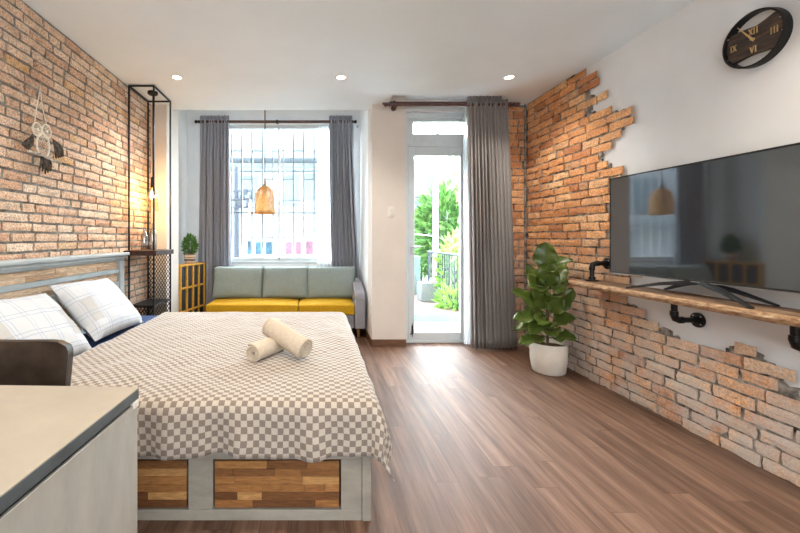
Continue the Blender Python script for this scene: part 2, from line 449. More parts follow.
def tag(o, label=None, cat=None, group=None, kind=None):
    if label: o['label'] = label
    if cat: o['category'] = cat
    if group: o['group'] = group
    if kind: o['kind'] = kind
    return o
def thing(name, loc, label, cat, group=None, rz=0):
    o = bpy.data.objects.new(name, None); COL.objects.link(o); o.location = loc; o.rotation_euler = (0,0,rz)
    o.empty_display_size = .05
    return tag(o, label, cat, group)
def struct(o, label=None, cat=None): return tag(o, label, cat, None, 'structure')

def ell(c, rx, ry, rz, mb, nu=16, nv=10, mi=0):
    c = Vector(c)
    prof = [(math.sin(PI*i/nv), -math.cos(PI*i/nv)) for i in range(nv+1)]
    prof[0] = (1e-5, -1); prof[-1] = (1e-5, 1)
    rings = [[mb.bm.verts.new(c+Vector((r*math.cos(2*PI*k/nu)*rx, r*math.sin(2*PI*k/nu)*ry, h*rz))) for k in range(nu)] for r, h in prof]
    for i in range(nv):
        for k in range(nu):
            mb.bm.faces.new((rings[i][k], rings[i][(k+1)%nu], rings[i+1][(k+1)%nu], rings[i+1][k])).material_index = mi

XL, XR = -1.83, 2.34           # brick faces of the two side walls
YB = 4.24                      # front of the pillars
H = 2.7
YR = -2.2                      # how far the room runs back behind the viewpoint
YD = 4.42                      # balcony door
YW = 5.40                      # window wall of the bay

# ------------------------------------------------------------------ brickwork
def bricks(mb, to3, u0, u1, z0, z1, L, Hh, gap, proud, keep=None, mi=0, rnd=R, rough=.004):
    """to3(u, z, out) -> point; running bond of separate rough bricks"""
    row = 0; z = z0
    while z < z1-.01:
        zz1 = min(z+Hh, z1)
        u = u0 - rnd.random()*L - (row % 2)*L*.5
        while u < u1:
            l = L*rnd.choice((1, 1, 1, .92, 1.05, 1.1, .78, .5))
            a, b = max(u, u0), min(u+l, u1)
            if b-a > .03 and (keep is None or keep((a+b)/2, (z+zz1)/2)):
                o = proud + rnd.uniform(-.004, .006)
                nu, nz = max(2, int((b-a)/.05)), 2
                tl = rnd.uniform(-.004, .004); dz = rnd.uniform(-.002, .002)
                P = []
                for i in range(nu+1):
                    for j in range(nz+1):
                        uu = a+(b-a)*i/nu; vv = z+(zz1-z)*j/nz
                        edge = i in (0, nu) or j in (0, nz)
                        ju = rnd.uniform(-rough, rough); jz = rnd.uniform(-rough, rough)*.8
                        oo = o - (rnd.uniform(0, .006) if edge else rnd.uniform(-.002, .002))
                        P.append(to3(uu+ju, vv+jz+tl*(i/nu-.5)+dz, oo))
                bv = [mb.bm.verts.new(p) for p in P]
                idx = lambda i, j: i*(nz+1)+j
                for i in range(nu):
                    for j in range(nz):
                        mb.bm.faces.new((bv[idx(i,j)], bv[idx(i+1,j)], bv[idx(i+1,j+1)], bv[idx(i,j+1)])).material_index = mi
                # skirt running back into the mortar
                loop = [(i, 0) for i in range(nu)] + [(nu, j) for j in range(nz)] + [(i, nz) for i in range(nu, 0, -1)] + [(0, j) for j in range(nz, 0, -1)]
                back = []
                for (i, j) in loop:
                    uu = a+(b-a)*i/nu; vv = z+(zz1-z)*j/nz
                    back.append(mb.bm.verts.new(to3(uu, vv+dz, -.004)))
                fr = [bv[idx(i, j)] for i, j in loop]
                for k in range(len(loop)):
                    k2 = (k+1) % len(loop)
                    mb.bm.faces.new((fr[k], back[k], back[k2], fr[k2])).material_index = mi
            u += l+gap
        z += Hh+gap*.8; row += 1

# left wall: brick all over
b = MB()
b.box(XL-.15, XL-.012, YR, 4.5, 0, 3.06, 1)
bricks(b, lambda u, z, o: Vector((XL-.012+o, u, z)), YR+.02, YB-.005, .004, H-.004, .200, .047, .0195, .009)
struct(b.build('wall_left', ['brick_left', 'mortar'], smooth=False), 'exposed tan brick wall with grey mortar behind the bed', 'wall')

# right wall: plaster with a torn edge round the exposed brick
def wallp(px, py, X=XR):
    d = X*F/(px-VX); return (d, CZ-(py-VY)*d/F)
edge_up = [(572, 70), (578, 78), (596, 79), (590, 92), (608, 96), (594, 106), (591, 113), (614, 107), (634, 110), (630, 124), (617, 136), (605, 148), (602, 158), (612, 165), (631, 167), (619, 176), (616, 200)]
edge_lo = [(617, 235), (619, 262), (632, 268), (633, 283), (619, 292), (618, 298), (642, 305), (647, 320), (668, 327), (682, 338), (690, 345), (713, 352), (713, 340), (738, 345), (762, 352), (775, 358), (783, 372), (792, 384), (812, 400), (870, 415), (905, 405)]
poly = [(YB+.1, 2.9), (3.4, 2.9)] + [wallp(*p) for p in edge_up] + [wallp(*p) for p in edge_lo] + [(1.2, .55), (.9, .75), (.5, .62), (.1, .8), (-.5, .7), (YR-.2, .75), (YR-.2, -.1), (YB+.1, -.1)]
def inside(u, z, pl=poly):
    c = False; j = len(pl)-1
    for i in range(len(pl)):
        (xi, yi), (xj, yj) = pl[i], pl[j]
        if (yi > z) != (yj > z) and u < (xj-xi)*(z-yi)/(yj-yi)+xi: c = not c
        j = i
    return c
b = MB()
b.box(XR+.028, XR+.2, YR, 4.5, 0, 3.06)
wall_right = struct(b.build('wall_right', ['plaster'], smooth=False), 'white plaster wall torn open over orange brick behind the television', 'wall')
b = MB()
bricks(b, lambda u, z, o: Vector((XR+.012-o, u, z)), YR+.02, YB-.002, .004, H-.004, .21, .057, .0175, .009, inside, rough=.006)
n = len(b.bm.faces)
# mortar bed: a slab following the torn outline, cut into small cells so its rim is ragged
cell = .03
rj = random.Random(3)
nu_, nz_ = int((YB-YR)/cell), int(H/cell)
vg = {}
def gv(i, j, o):
    k = (i, j, o)
    if k not in vg:
        q = random.Random(i*977+j)
        edge_ = i in (0, nu_) or j in (0, nz_)
        ju, jz = (0, 0) if edge_ else (q.uniform(-.011, .011), q.uniform(-.011, .011))
        vg[k] = b.bm.verts.new((XR+.012 + (.017 if o else q.uniform(-.002, .003)), YR+(YB-YR)*i/nu_+ju, H*j/nz_+jz))
    return vg[k]
inn = {(i, j) for i in range(nu_) for j in range(nz_) if all(inside(YR+(YB-YR)*(i+.5)/nu_+du_, H*(j+.5)/nz_+dz_) or (H*(j+.5)/nz_+dz_ < .05) for du_, dz_ in ((.045, 0), (-.045, 0), (0, .03), (0, -.03)))}
for (i, j) in inn:
    f = b.bm.faces.new((gv(i,j,0), gv(i+1,j,0), gv(i+1,j+1,0), gv(i,j+1,0))); f.material_index = 1
    for (di, dj, a, c) in ((-1,0,(i,j),(i,j+1)), (1,0,(i+1,j),(i+1,j+1)), (0,-1,(i,j),(i+1,j)), (0,1,(i,j+1),(i+1,j+1))):
        if (i+di, j+dj) not in inn:
            f = b.bm.faces.new((gv(*a,0), gv(*c,0), gv(*c,1), gv(*a,1))); f.material_index = 1
struct(b.build('brick_patch', ['brick_right', 'mortar_right'], wall_right, smooth=False))

# back of the room: pillars, header, brick return beside the door
b = MB()
b.box(XL-.15, -1.668, YB, 4.61, 0, 3.06, 1)
b.box(.625, 1.004, YB, 4.56, 0, 3.06, 1)
b.box(1.004, 1.86, YB+.12, 4.56, 2.66, 3.06)
b.box(1.82, XR+.2, YB+.05, 4.56, 0, 3.06)
struct(b.build('wall_back', ['plaster', 'plaster_pillar'], smooth=False), 'pale plaster pillars either side of the window bay and balcony door', 'wall')
b = MB()
b.box(1.9, XR+.02, YB+.012, YB+.05, 0, H, 1)
bricks(b, lambda u, z, o: Vector((u, YB+.012-o, z)), 1.9, XR+.01, .004, H-.03, .17, .066, .017, .012, rough=.005)
b.tube([(XR-.012, YB-.012, 0), (XR-.012, YB-.012, H)], .012, 6, 1)
struct(b.build('trim_1', ['brick_right', 'mortar_right'], smooth=False), 'narrow orange brick return between grey door curtain and corner', 'brick return')
# bay walls
b = MB()
b.box(XL-.15, XL, 4.61, YW+.15, 0, 3.2); struct(b.build('wall_bay_left', ['plaster_bay'], smooth=False), 'white side wall of the window bay behind the yellow bookshelf', 'wall')
b = MB()
b.box(.625, .78, 4.56, YW+.15, 0, 3.2); struct(b.build('wall_bay_right', ['plaster_bay'], smooth=False), 'white side wall of the window bay beside the sofa arm', 'wall')
WX0, WX1, WZ0, WZ1 = -1.60, .54, .88, 2.83
b = MB()
b.box(XL, WX0, YW, YW+.15, 0, 3.2); b.box(WX1, .625, YW, YW+.15, 0, 3.2)
b.box(WX0, WX1, YW, YW+.15, 0, WZ0); b.box(WX0, WX1, YW, YW+.15, WZ1, 3.2)
struct(b.build('wall_bay_window', ['plaster_bay'], smooth=False), 'white wall below and around the barred window', 'wall')

# unseen wall behind the viewpoint, its wide opening added for fill daylight
b = MB()
b.box(XL-.15, -1.5, YR-.15, YR, 0, 2.85); b.box(2.05, XR+.2, YR-.15, YR, 0, 2.85)
b.box(-1.5, 2.05, YR-.15, YR, 0, .35); b.box(-1.5, 2.05, YR-.15, YR, 2.55, 2.85)
struct(b.build('wall_rear', ['plaster'], smooth=False), 'white unseen rear wall with a wide opening added for fill daylight', 'wall')

# floor and ceiling
b = MB(); b.box(XL-.15, XR+.2, YR-.15, YW+.15, -.12, 0)
struct(b.build('floor', ['floor'], smooth=False), 'reddish brown wood plank floor running towards the balcony door', 'floor')
b = MB()
b.box(XL-.15, XR+.2, YR-.15, 3.97, H, H+.1)
b.box(XL-.15, .80, 3.97, YB, H, H+.1); b.box(2.0, XR+.2, 3.97, YB, H, H+.1)
b.box(-1.668, .625, YB, 4.42, H, H+.1)
b.box(.78, 2.02, 3.95, YB+.12, 2.80, 2.86)
b.box(XL-.15, .8, 4.40, YW+.15, 3.14, 3.2); b.box(-1.668, .625, 4.40, 4.42, H+.1, 3.16)
struct(b.build('ceiling', ['ceiling'], smooth=False), 'flat white ceiling with recessed curtain pocket and downlights', 'ceiling')
b = MB(); b.box(.613, 1.004, YB-.012, YB, 0, .082); b.box(.613, .625, YB-.012, YW, 0, .082)
struct(b.build('baseboard_back', ['baseboard'], bevel=.003), 'brown wooden baseboard on the pillar beside the door', 'baseboard')

# ------------------------------------------------------------------ window
win = struct(thing('window_1', ((WX0+WX1)/2, YW, WZ0), 'barred window between grey curtains behind the sofa', 'window'))
b = MB()
for x0, x1, z0, z1 in ((WX0, WX0+.05, WZ0, WZ1), (WX1-.05, WX1, WZ0, WZ1), (WX0, WX1, WZ0, WZ0+.05), (WX0, WX1, WZ1-.05, WZ1), (-.543, -.517, WZ0, WZ1)):
    b.box(x0, x1, YW+.04, YW+.10, z0, z1)
b.build('window_frame', 'white_frame', win, bevel=.004)
b = MB(); b.box(WX0, WX1, YW-.015, YW+.04, WZ0-.03, WZ0+.004); b.build('window_sill', 'white_frame', win, bevel=.006)
for x0, x1 in ((WX0+.05, -.543), (-.517, WX1-.05)):
    b = MB(); b.box(x0, x1, YW+.066, YW+.072, WZ0+.05, WZ1-.05); b.build('pane', 'pane', win, smooth=False)
gr_y = YW+.19
b = MB(); zt, zb = WZ1+.05, WZ0-.05
for z in (zt, zb): b.box(WX0-.05, WX1+.05, gr_y-.012, gr_y+.012, z-.015, z+.015)
for x in (WX0-.03, WX1+.05): b.box(x-.012, x+.012, gr_y-.19, gr_y+.01, zt-.1, zt-.07); b.box(x-.012, x+.012, gr_y-.19, gr_y+.01, zb+.06, zb+.09)
grille = b.build('security_grille', 'grille', win)
bx = [at(p, 238, gr_y).x for p in (210.7, 221.1, 231.5, 241.8, 252.2, 262.7, 273.1, 283.3, 293.5, 303.8, 314.2, 324.5, 334.8, 345.1)]
for x in bx:
    b = MB(); b.box(x-.010, x+.010, gr_y-.010, gr_y+.010, zb, zt); b.build('bar', 'grille', grille)
for py, spans in ((151, ((2,3),(4,5),(6,7),(8,9),(10,11))), (179.3, ((1,2),(3,4),(5,6),(7,8),(9,10),(11,12))), (200.8, ((2,3),(7,8),(8,9))), (212.7, tuple((k,k+1) for k in range(0,13))), (237.3, ((1,2),(3,4),(5,6),(7,8),(9,10)))):
    z = at(0, py, gr_y).z
    for a, c in spans:
        b = MB(); b.box(bx[a]+.010, bx[c]-.010, gr_y-.008, gr_y+.008, z-.009, z+.009); b.build('cross_bar', 'grille', grille)

# ------------------------------------------------------------------ balcony door
door = struct(thing('door_1', (1.43, YD, 0), 'white glazed balcony door with a transom light above', 'door'))
b = MB()
y0, y1 = YD-.03, YD+.05
X0, X1 = 1.004, 1.86
for x0, x1, z0, z1 in ((X0, X0+.062, 0, 2.66), (X1-.062, X1, 0, 2.66), (X0+.062, X1-.062, 2.60, 2.66), (X0+.062, X1-.062, 2.265, 2.315), (X0+.062, X1-.062, 0, .03)):
    b.box(x0, x1, y0, y1, z0, z1)
b.build('door_frame', 'white_frame', door, bevel=.004)
b = MB()
for x0, x1, z0, z1 in ((X0+.062, 1.128, 2.315, 2.60), (1.77, X1-.062, 2.315, 2.60), (1.128, 1.77, 2.56, 2.60), (1.128, 1.77, 2.315, 2.42)):
    b.box(x0, x1, YD-.02, YD+.03, z0, z1)
tr = b.build('transom', 'white_frame', door, bevel=.003)
b = MB(); b.box(1.128, 1.77, YD+.004, YD+.010, 2.42, 2.56); b.build('pane', 'pane', tr, smooth=False)
b = MB()
for x0, x1, z0, z1 in ((X0+.064, 1.14, .03, 2.263), (1.675, X1-.064, .03, 2.263), (1.14, 1.675, 2.166, 2.263), (1.14, 1.675, .03, .118)):
    b.box(x0, x1, YD-.022, YD+.03, z0, z1)
lf = b.build('door_leaf', 'white_frame', door, bevel=.004)
b = MB(); b.box(1.14, 1.675, YD+.004, YD+.010, .118, 2.166); b.build('pane', 'pane', lf, smooth=False)
b = MB()
p = at(408.5, 248.5, YD-.022); hx = 1.105
b.box(hx-.014, hx+.014, YD-.030, YD-.022, 1.02, 1.15)
b.tube([(hx, YD-.03, 1.11), (hx, YD-.062, 1.11), (hx+.10, YD-.062, 1.108)], .0085, 8)
b.tube([(hx, YD-.03, 1.045), (hx, YD-.045, 1.045)], .010, 8)
b.build('handle', 'steel', door)
b = MB(); b.box(hx+.0, hx+.018, YD-.034, YD-.022, .10, .20); b.tube([(hx+.009, YD-.03, .07), (hx+.009, YD-.03, .23)], .004, 6); b.tube([(hx+.009, YD-.03, .12), (hx-.02, YD-.045, .10)], .005, 6)
b.build('bolt', 'pipe', door)

# ------------------------------------------------------------------ downlights
def downlight(x, y, label):
    t = thing('ceiling_downlight', (x, y, H), label, 'ceiling light', 'recessed downlights')
    b = MB(); b.lathe([(.037, -.001), (.052, -.001), (.054, -.004), (.049, -.008), (.038, -.006)], (x, y, H), 28, closed=True); b.build('trim_ring', 'white_plastic', t)
    b = MB(); b.lathe([(.0001, -.0045), (.037, -.0045), (.037, -.001), (.0001, -.001)], (x, y, H), 24); b.build('lens', 'lamp_glow', t)
    ld = bpy.data.lights.new('downlight_beam', 'SPOT'); ld.energy = 32; ld.color = (1, .93, .84); ld.spot_size = math.radians(125); ld.spot_blend = .9; ld.shadow_soft_size = .045
    lo = bpy.data.objects.new('downlight_beam', ld); COL.objects.link(lo); lo.parent = t; lo.location = (0, 0, -.02)
downlight(-1.285, 3.51, 'round recessed downlight in the ceiling nearest the black wall rack')
downlight(.231, 3.51, 'round recessed downlight in mid ceiling between window and door')
downlight(1.783, 3.51, 'round recessed downlight in the ceiling nearest the orange brick wall')
for x, y in ((-1.285, 1.4), (.231, 1.4), (1.75, 1.4), (-1.2, -.6), (.231, -.6), (1.75, -.6)):  # unseen spots added out of frame as warm fill light
    ld = bpy.data.lights.new('unseen_fill_spot', 'SPOT'); ld.energy = 34; ld.color = (1, .88, .72); ld.spot_size = math.radians(130); ld.spot_blend = .9; ld.shadow_soft_size = .05
    lo = bpy.data.objects.new('unseen_fill_spot', ld); COL.objects.link(lo); lo.location = (x, y, H-.02)

# ------------------------------------------------------------------ curtains
def curtain(name, label, group, tl, tr_, bl, br_, y, zt, zb, folds, amp, mat='curtain', seed=1, ygap=0, bend=1.0, th=.003, hem=.0):
    q = random.Random(seed); ph = [q.uniform(-.5, .5) for _ in range(40)]
    b = MB(); nu, nv = folds*10, 26
    def fn(s, t):
        z = zt+(zb-zt)*t
        k = t**bend
        x = (tl+(bl-tl)*k)*(1-s)+(tr_+(br_-tr_)*k)*s
        w = 2*PI*folds*s
        a = amp*(.55+.45*min(1, t*3))*(1+.35*math.sin(3.1*s*folds+seed+2*t))
        yy = y+a*math.sin(w+.5*math.sin(2.3*t+s*5+seed)*min(1, t*2))+.25*a*math.sin(2*w+t*2)
        xx = x+.25*a*math.sin(2*w+1.3)
        if zb > .05 or t < 1: pass
        return Vector((xx, yy, z-.012*math.cos(w)*t*hem))
    b.grid(fn, nu, nv)
    o = b.build(name, mat, solid=th, normals=False, origin=((tl+tr_)/2, y, zt), angle=80)
    return tag(o, label, 'curtain', group)
W = lambda px, d: (px-VX)*d/F
yc = 5.31
zt_w = CZ+(238-115.8)*yc/F
cl = curtain('curtain', 'grey curtain gathered at the left of the barred window', 'grey window curtains', W(199.5, yc), W(229, yc), W(197, yc), W(231, yc), yc, zt_w, .03, 9, .04, 'curtain_skylit', seed=2)
cr = curtain('curtain', 'grey curtain gathered at the right of the barred window, beside the sofa arm', 'grey window curtains', W(329, yc), W(352, yc), W(333, yc), W(362, yc), yc, zt_w, .03, 8, .04, 'curtain_skylit', seed=5, bend=1.5)
yd_c = 4.085
cd = curtain('curtain', 'long grey curtain drawn to the right of the balcony door', 'grey door curtain', W(467.5, yd_c), W(507, yd_c), W(471, yd_c), W(517, yd_c), yd_c, 2.735, .028, 12, .036, seed=9)
curtain('sheer_curtain', 'white sheer curtain hanging at the right side of the barred window', None, W(317, 5.365), W(333, 5.365), W(317, 5.365), W(336, 5.365), 5.368, 2.79, .06, 6, .010, 'sheer', 4, th=0)
curtain('sheer_curtain', 'thin strip of white sheer curtain at the edge of the balcony door glass', None, W(463.5, 4.19), W(470, 4.19), W(464, 4.19), W(471, 4.19), 4.19, 2.70, .04, 3, .012, 'sheer', 6, th=0)
# rods
def finial(b, p, sgn, r=.022):
    p = Vector(p)
    b.lathe([(.011, 0), (r*1.1, sgn*.004), (r*1.1, sgn*.014), (.012, sgn*.02), (r*.9, sgn*.032), (r*1.25, sgn*.048), (r*.9, sgn*.064), (.001, sgn*.07)], p, 14, axis='x')
zr = CZ+(238-121.7)*yc/F
rod = thing('curtain_rod', (W(275, yc), yc, zr), 'dark brown curtain rod above the barred window', 'curtain rod')
b = MB(); b.tube([(W(199.5, yc), yc, zr), (W(352, yc), yc, zr)], .020, 12); b.build('pole', 'rod', rod)
for px, s in ((199.5, -1), (352, 1)):
    b = MB(); finial(b, (W(px, yc), yc, zr), s, .02); b.build('finial', 'black', rod)
for px in (201.5, 277, 350):
    b = MB(); x = W(px, yc); b.lathe([(.022, -.012), (.027, -.01), (.027, .01), (.022, .012)], (x, yc, zr), 14, axis='x'); b.tube([(x, yc, zr), (x, YW-.01, zr+.02)], .009, 8); b.lathe([(.026, 0), (.026, -.012)], (x, YW, zr+.02), 12, axis='y'); b.build('bracket', 'black', rod)
dr = thing('curtain_rod', (1.3, 4.1, 2.66), 'pair of dark brown curtain rods above the balcony door', 'curtain rod')
for (yy, zz) in ((4.085, 2.645), (4.19, 2.70)):
    b = MB(); b.tube([(W(390, 4.1), yy, zz), (W(513, 4.1), yy, zz)], .016, 12); b.build('pole', 'rod', dr)
    for px, s in ((390, -1), (513, 1)):
        b = MB(); finial(b, (W(px, 4.1), yy, zz), s, .02); b.build('finial', 'rod', dr)
for px in (396, 509):
    x = W(px, 4.1); b = MB()
    for (yy, zz) in ((4.085, 2.645), (4.19, 2.70)): b.lathe([(.019, -.01), (.026, -.008), (.026, .008), (.019, .01)], (x, yy, zz), 14, axis='x')
    b.tube([(x, 4.085, 2.645), (x, 4.19, 2.66), (x, 4.23, 2.66)], .010, 8); b.tube([(x, 4.19, 2.70), (x, 4.19, 2.66)], .009, 8); b.lathe([(.03, 0), (.03, -.012)], (x, 4.238, 2.655), 12, axis='y')
    b.build('bracket', 'rod', dr)
# grommets in the curtain tops
def grommets(cur, x0, x1, y, z, n):
    for k in range(n):
        x = x0+(x1-x0)*(k+.5)/n
        b = MB(); b.lathe([(.024, -.004), (.036, -.004), (.036, .004), (.024, .004)], (x, y, z), 16, axis='x', closed=True); b.build('grommet', 'steel', cur)
grommets(cl, W(199.5, yc), W(229, yc), yc, zr, 7); grommets(cr, W(329, yc), W(352, yc), yc, zr, 6); grommets(cd, W(467.5, yd_c), W(507, yd_c), 4.085, 2.645, 8)

# ------------------------------------------------------------------ bed
BX0, BX1, BY0, BY1 = -1.70, .236, 1.63, 3.46
bed = thing('bed', (-.75, 2.55, 0), 'low whitewashed wooden double bed with drawers and a slatted headboard', 'bed')
b = MB(); w = .03
DZ0, DZ1 = .046, .262
drs = [(-1.655, -1.21), (-1.105, -.548), (-.442, .107)]
b.box(BX0, BX1-.04, BY0, BY0+w, 0, DZ0); b.box(BX0, BX1-.04, BY0, BY0+w, DZ1, .29)
xs = [BX0] + [v for d_ in drs for v in d_] + [BX1-.04]
for i in range(0, len(xs), 2): b.box(xs[i], xs[i+1], BY0, BY0+w, DZ0, DZ1)
b.build('side_panel', 'whitewash', bed, smooth=False, bevel=.002)
b = MB(); b.box(BX0, BX1-.04, BY1-.03, BY1, 0, .29); b.build('side_panel', 'whitewash', bed, bevel=.003)
b = MB(); b.box(BX1-.04, BX1, BY0-.006, BY1, 0, .30); b.build('foot_board', 'whitewash', bed, bevel=.004)
b = MB(); b.box(BX0, BX1-.04, BY0+.031, BY1-.031, .27, .285); b.build('base_deck', 'whitewash', bed)
for (x0, x1) in drs:
    g = .005
    b = MB(); b.box(x0+g, x1-g, BY0+.014, BY0+.034, DZ0+g, DZ1-g); b.box(x0+g, x1-g, BY0+.034, BY0+.45, DZ0+g, DZ0+.02)
    dw = b.build('drawer', 'dark_plank', bed, smooth=False)
    b = MB(); q = random.Random(int(x0*100)); rows = 6; rh = (DZ1-DZ0-2*g-.004)/rows
    for r_ in range(rows):
        x = x0+g+.002; z = DZ0+g+.002+r_*rh
        while x < x1-g-.004:
            l = q.uniform(.07, .30); xe = min(x+l, x1-g-.002)
            if x1-g-.002-xe < .04: xe = x1-g-.002
            o = q.uniform(0, .010)
            b.box(x, xe-.0008, BY0+.004-o*.4, BY0+.016, z, z+rh-.0008); x = xe
    b.build('drawer_front', 'acacia', dw, smooth=False, bevel=.0012, seg=1)
# mattress
b = MB(); b.box(BX0+.01, BX1-.05, BY0+.02, BY1-.05, .287, .505); b.build('mattress', 'plaid', bed, bevel=.04, seg=4)
# headboard along the left wall
HX = XL+.012
hb0, hb1 = 1.42, 3.44
b = MB(); b.box(HX, HX+.05, hb0+.03, hb1-.03, .30, 1.03); hb = b.build('headboard', 'head_paint', bed, smooth=False)
b = MB(); b.box(HX-.005, HX+.125, hb0-.05, hb1+.02, 1.055, 1.083); b.box(HX, HX+.105, hb0-.02, hb1, 1.03, 1.056); b.box(HX, HX+.085, hb0-.01, hb1-.005, 1.012, 1.031); b.build('cap_moulding', 'head_paint', hb, bevel=.008, seg=2)
for ya in (hb0, hb1-.075):
    b = MB(); b.box(HX, HX+.085, ya, ya+.075, 0, 1.012); b.build('post', 'head_paint', hb, bevel=.005)
for z0, z1 in ((.905, .94), (.775, .83), (.46, .52)):
    b = MB(); b.box(HX+.045, HX+.075, hb0+.075, hb1-.075, z0, z1); b.build('rail', 'head_paint', hb, bevel=.003)
for zz0, zz1 in ((.942, 1.010), (.832, .903), (.62, .773), (.522, .618)):
    b = MB(); q = random.Random(int(zz0*1000)); rows = max(2, int((zz1-zz0)/.034)); rh = (zz1-zz0)/rows
    for r_ in range(rows):
        y = hb0+.077+q.uniform(0, .001)
        while y < hb1-.078:
            l = q.uniform(.14, .42); ye = min(y+l, hb1-.077)
            if hb1-.077-ye < .05: ye = hb1-.077
            b.box(HX+.045, HX+.058+q.uniform(0, .014), y, ye-.001, zz0+r_*rh, zz0+(r_+1)*rh-.001); y = ye
    b.build('slat_panel', 'slat_wood', hb, smooth=False, bevel=.0015, seg=1)

# ------------------------------------------------------------------ draped cloths
def fold(o, r):
    a = o/r
    if a < PI/2: return r*math.sin(a), r*(1-math.cos(a))
    return r, r+(o-r*PI/2)
def drape(name, mats, label, cat, x0, x1, y0, y1, z, r, dropx, dropn, dropf, step, wr, seed, solid, bulge=.3):
    b = MB(); sx1 = x1+dropx; sy0, sy1 = y0-dropn, y1+dropf
    nu, nv = int((sx1-x0)/step), int((sy1-sy0)/step)
    def fn(s, t):
        sx = x0+(sx1-x0)*s; sy = sy0+(sy1-sy0)*t
        # uneven hem
        ox = max(0, sx-x1); on = max(0, y0-sy); of = max(0, sy-y1)
        if on: on *= 1+.06*noise.noise((sx*3.2, seed, 0))+.03*math.sin(sx*9+seed)
        oy = on or of; sg = -1 if on else 1
        ye = y0 if on else y1
        rr = (ox**2.5+oy**2.5)**(1/2.5)
        wz = wr*(noise.noise((sx*3.5+seed, sy*2.6, .3))+.55*noise.noise((sx*9, sy*7+seed, 1.7))+.3*noise.noise((sx*22+3*sy, sy*16, seed)))
        if rr == 0:
            edge = min(1, min(x1-sx, sy-y0, y1-sy)/.06+.25)
            return Vector((sx, sy, z+wz*edge+wr*.5))
        out, dn = fold(rr, r); ang = math.atan2(oy, ox)
        k = min(1, dn/.16)
        wave = .014*k*(math.sin(sx*23+seed)+.7*math.sin(sx*41+2)) if oy > ox else .014*k*(math.sin(sy*21)+.7*math.sin(sy*37+seed))
        e = out+max(0, rr-r)*bulge*math.sin(2*ang)**2+wave+.012*k
        x = min(sx, x1)+e*math.cos(ang)
        y = (ye if oy else sy)+sg*e*math.sin(ang)
        return Vector((x, y, z-dn+wr*.5*(1-k)+wz*.25*(1-k)))
    b.grid(fn, nu, nv, uv=lambda s, t: (x0+(sx1-x0)*s+5, sy0+(sy1-sy0)*t))
    o = b.build(name, mats, solid=solid, normals=False, origin=((x0+x1)/2, (y0+y1)/2, z), angle=80)
    return tag(o, label, cat)
drape('bed_sheet', 'navy', 'navy blue fitted sheet showing beneath the pillows', 'sheet', BX0+.012, BX1-.045, BY0+.005, BY1-.04, .512, .03, .12, .12, .12, .03, .001, 3, .004)
drape('duvet', 'check', 'beige and taupe checked duvet spread over the bed', 'duvet', -1.37, .225, 1.60, 3.46, .528, .045, .25, .232, .25, .017, .012, 8, .006, .22)

# ------------------------------------------------------------------ pillows, cushions
def puff(mb, Wd, Hd, Td, mat4, nu=22, nv=16, pinch=.05, uvs=True, seed=0, wr=.008, flat=0.5):
    """stuffed cushion, width along local x, height along local y, thickness along local z"""
    for side in (1, -1):
        def fn(s, t, side=side):
            u, v = s*2-1, t*2-1
            prof = ((1-abs(u)**2.6)*(1-abs(v)**2.6))**flat
            px = u*(1-pinch*(1-v*v)*1.0)*Wd/2; py = v*(1-pinch*(1-u*u))*Hd/2
            w = wr*(noise.noise((u*2.2+seed, v*2.2, side*3))+.6*noise.noise((u*6, v*6+seed, side)))*min(1, prof*1.6)
            return mat4 @ Vector((px, py, side*(Td/2*prof)+w))
        mb.grid(fn, nu, nv, uv=(lambda s, t: (s*Wd, t*Hd)) if uvs else None)
def frame(o, xdir, ydir):
    x = Vector(xdir).normalized(); y = Vector(ydir); y = (y-x*y.dot(x)).normalized(); z = x.cross(y)
    m = Matrix((x, y, z)).transposed().to_4x4(); m.translation = Vector(o); return m
b = MB(); puff(b, .68, .47, .17, frame((-1.55, 2.75, .722), (0, 1, -.04), (-.31, .0, .36)), seed=1, pinch=.035, wr=.012)
tag(b.build('pillow', 'plaid', merge=.0006, origin=(-1.55, 2.76, .55), angle=80), 'white blue-lined pillow leaning on the headboard, nearer the black wall rack', 'pillow', 'plaid bed pillows')
b = MB(); puff(b, .68, .47, .17, frame((-1.54, 2.02, .712), (.03, 1, -.05), (-.33, .0, .36)), seed=4, pinch=.035, wr=.012)
tag(b.build('pillow', 'plaid', merge=.0006, origin=(-1.55, 2.03, .55), angle=80), 'white blue-lined pillow leaning on the headboard, behind the brown chair', 'pillow', 'plaid bed pillows')

# rolled towels
def towel(p0, p1, r, label, tail):
    p0, p1 = Vector(p0), Vector(p1); ax = (p1-p0); L = ax.length; ax.normalize()
    side = ax.cross(Vector((0,0,1))).normalized(); up = side.cross(ax)
    b = MB(); turns = 3.2; n = 90
    def fn(s, t):
        a = s*turns*2*PI; rr = r*(.16+.84*s)-r*.0
        rr += .0018*noise.noise((math.cos(a)*2, t*4, rr*30))*3*s
        e = (t-.5)*(1-.03*(1-s))
        return p0+ax*(L*(e+.5))+side*rr*math.cos(a+tail)+up*rr*math.sin(a+tail)
    b.grid(fn, n, 12)
    o = b.build('rolled_towel', 'towel', solid=r*.20, normals=False, origin=p0, angle=80)
    o.modifiers['solid'].offset = -1 
    o.modifiers['solid'].use_rim = True
    return tag(o, label, 'towel', 'rolled towels on the duvet')
ZT = .545
towel((-.345, 2.055, ZT+.042), (-.20, 2.29, ZT+.042), .044, 'rolled cream towel lying flat under the other, spiral end showing', 1.0)
towel((-.055, 2.10, ZT+.052), (-.275, 2.285, ZT+.134), .053, 'rolled cream towel resting slanted across the other towel', 2.6)

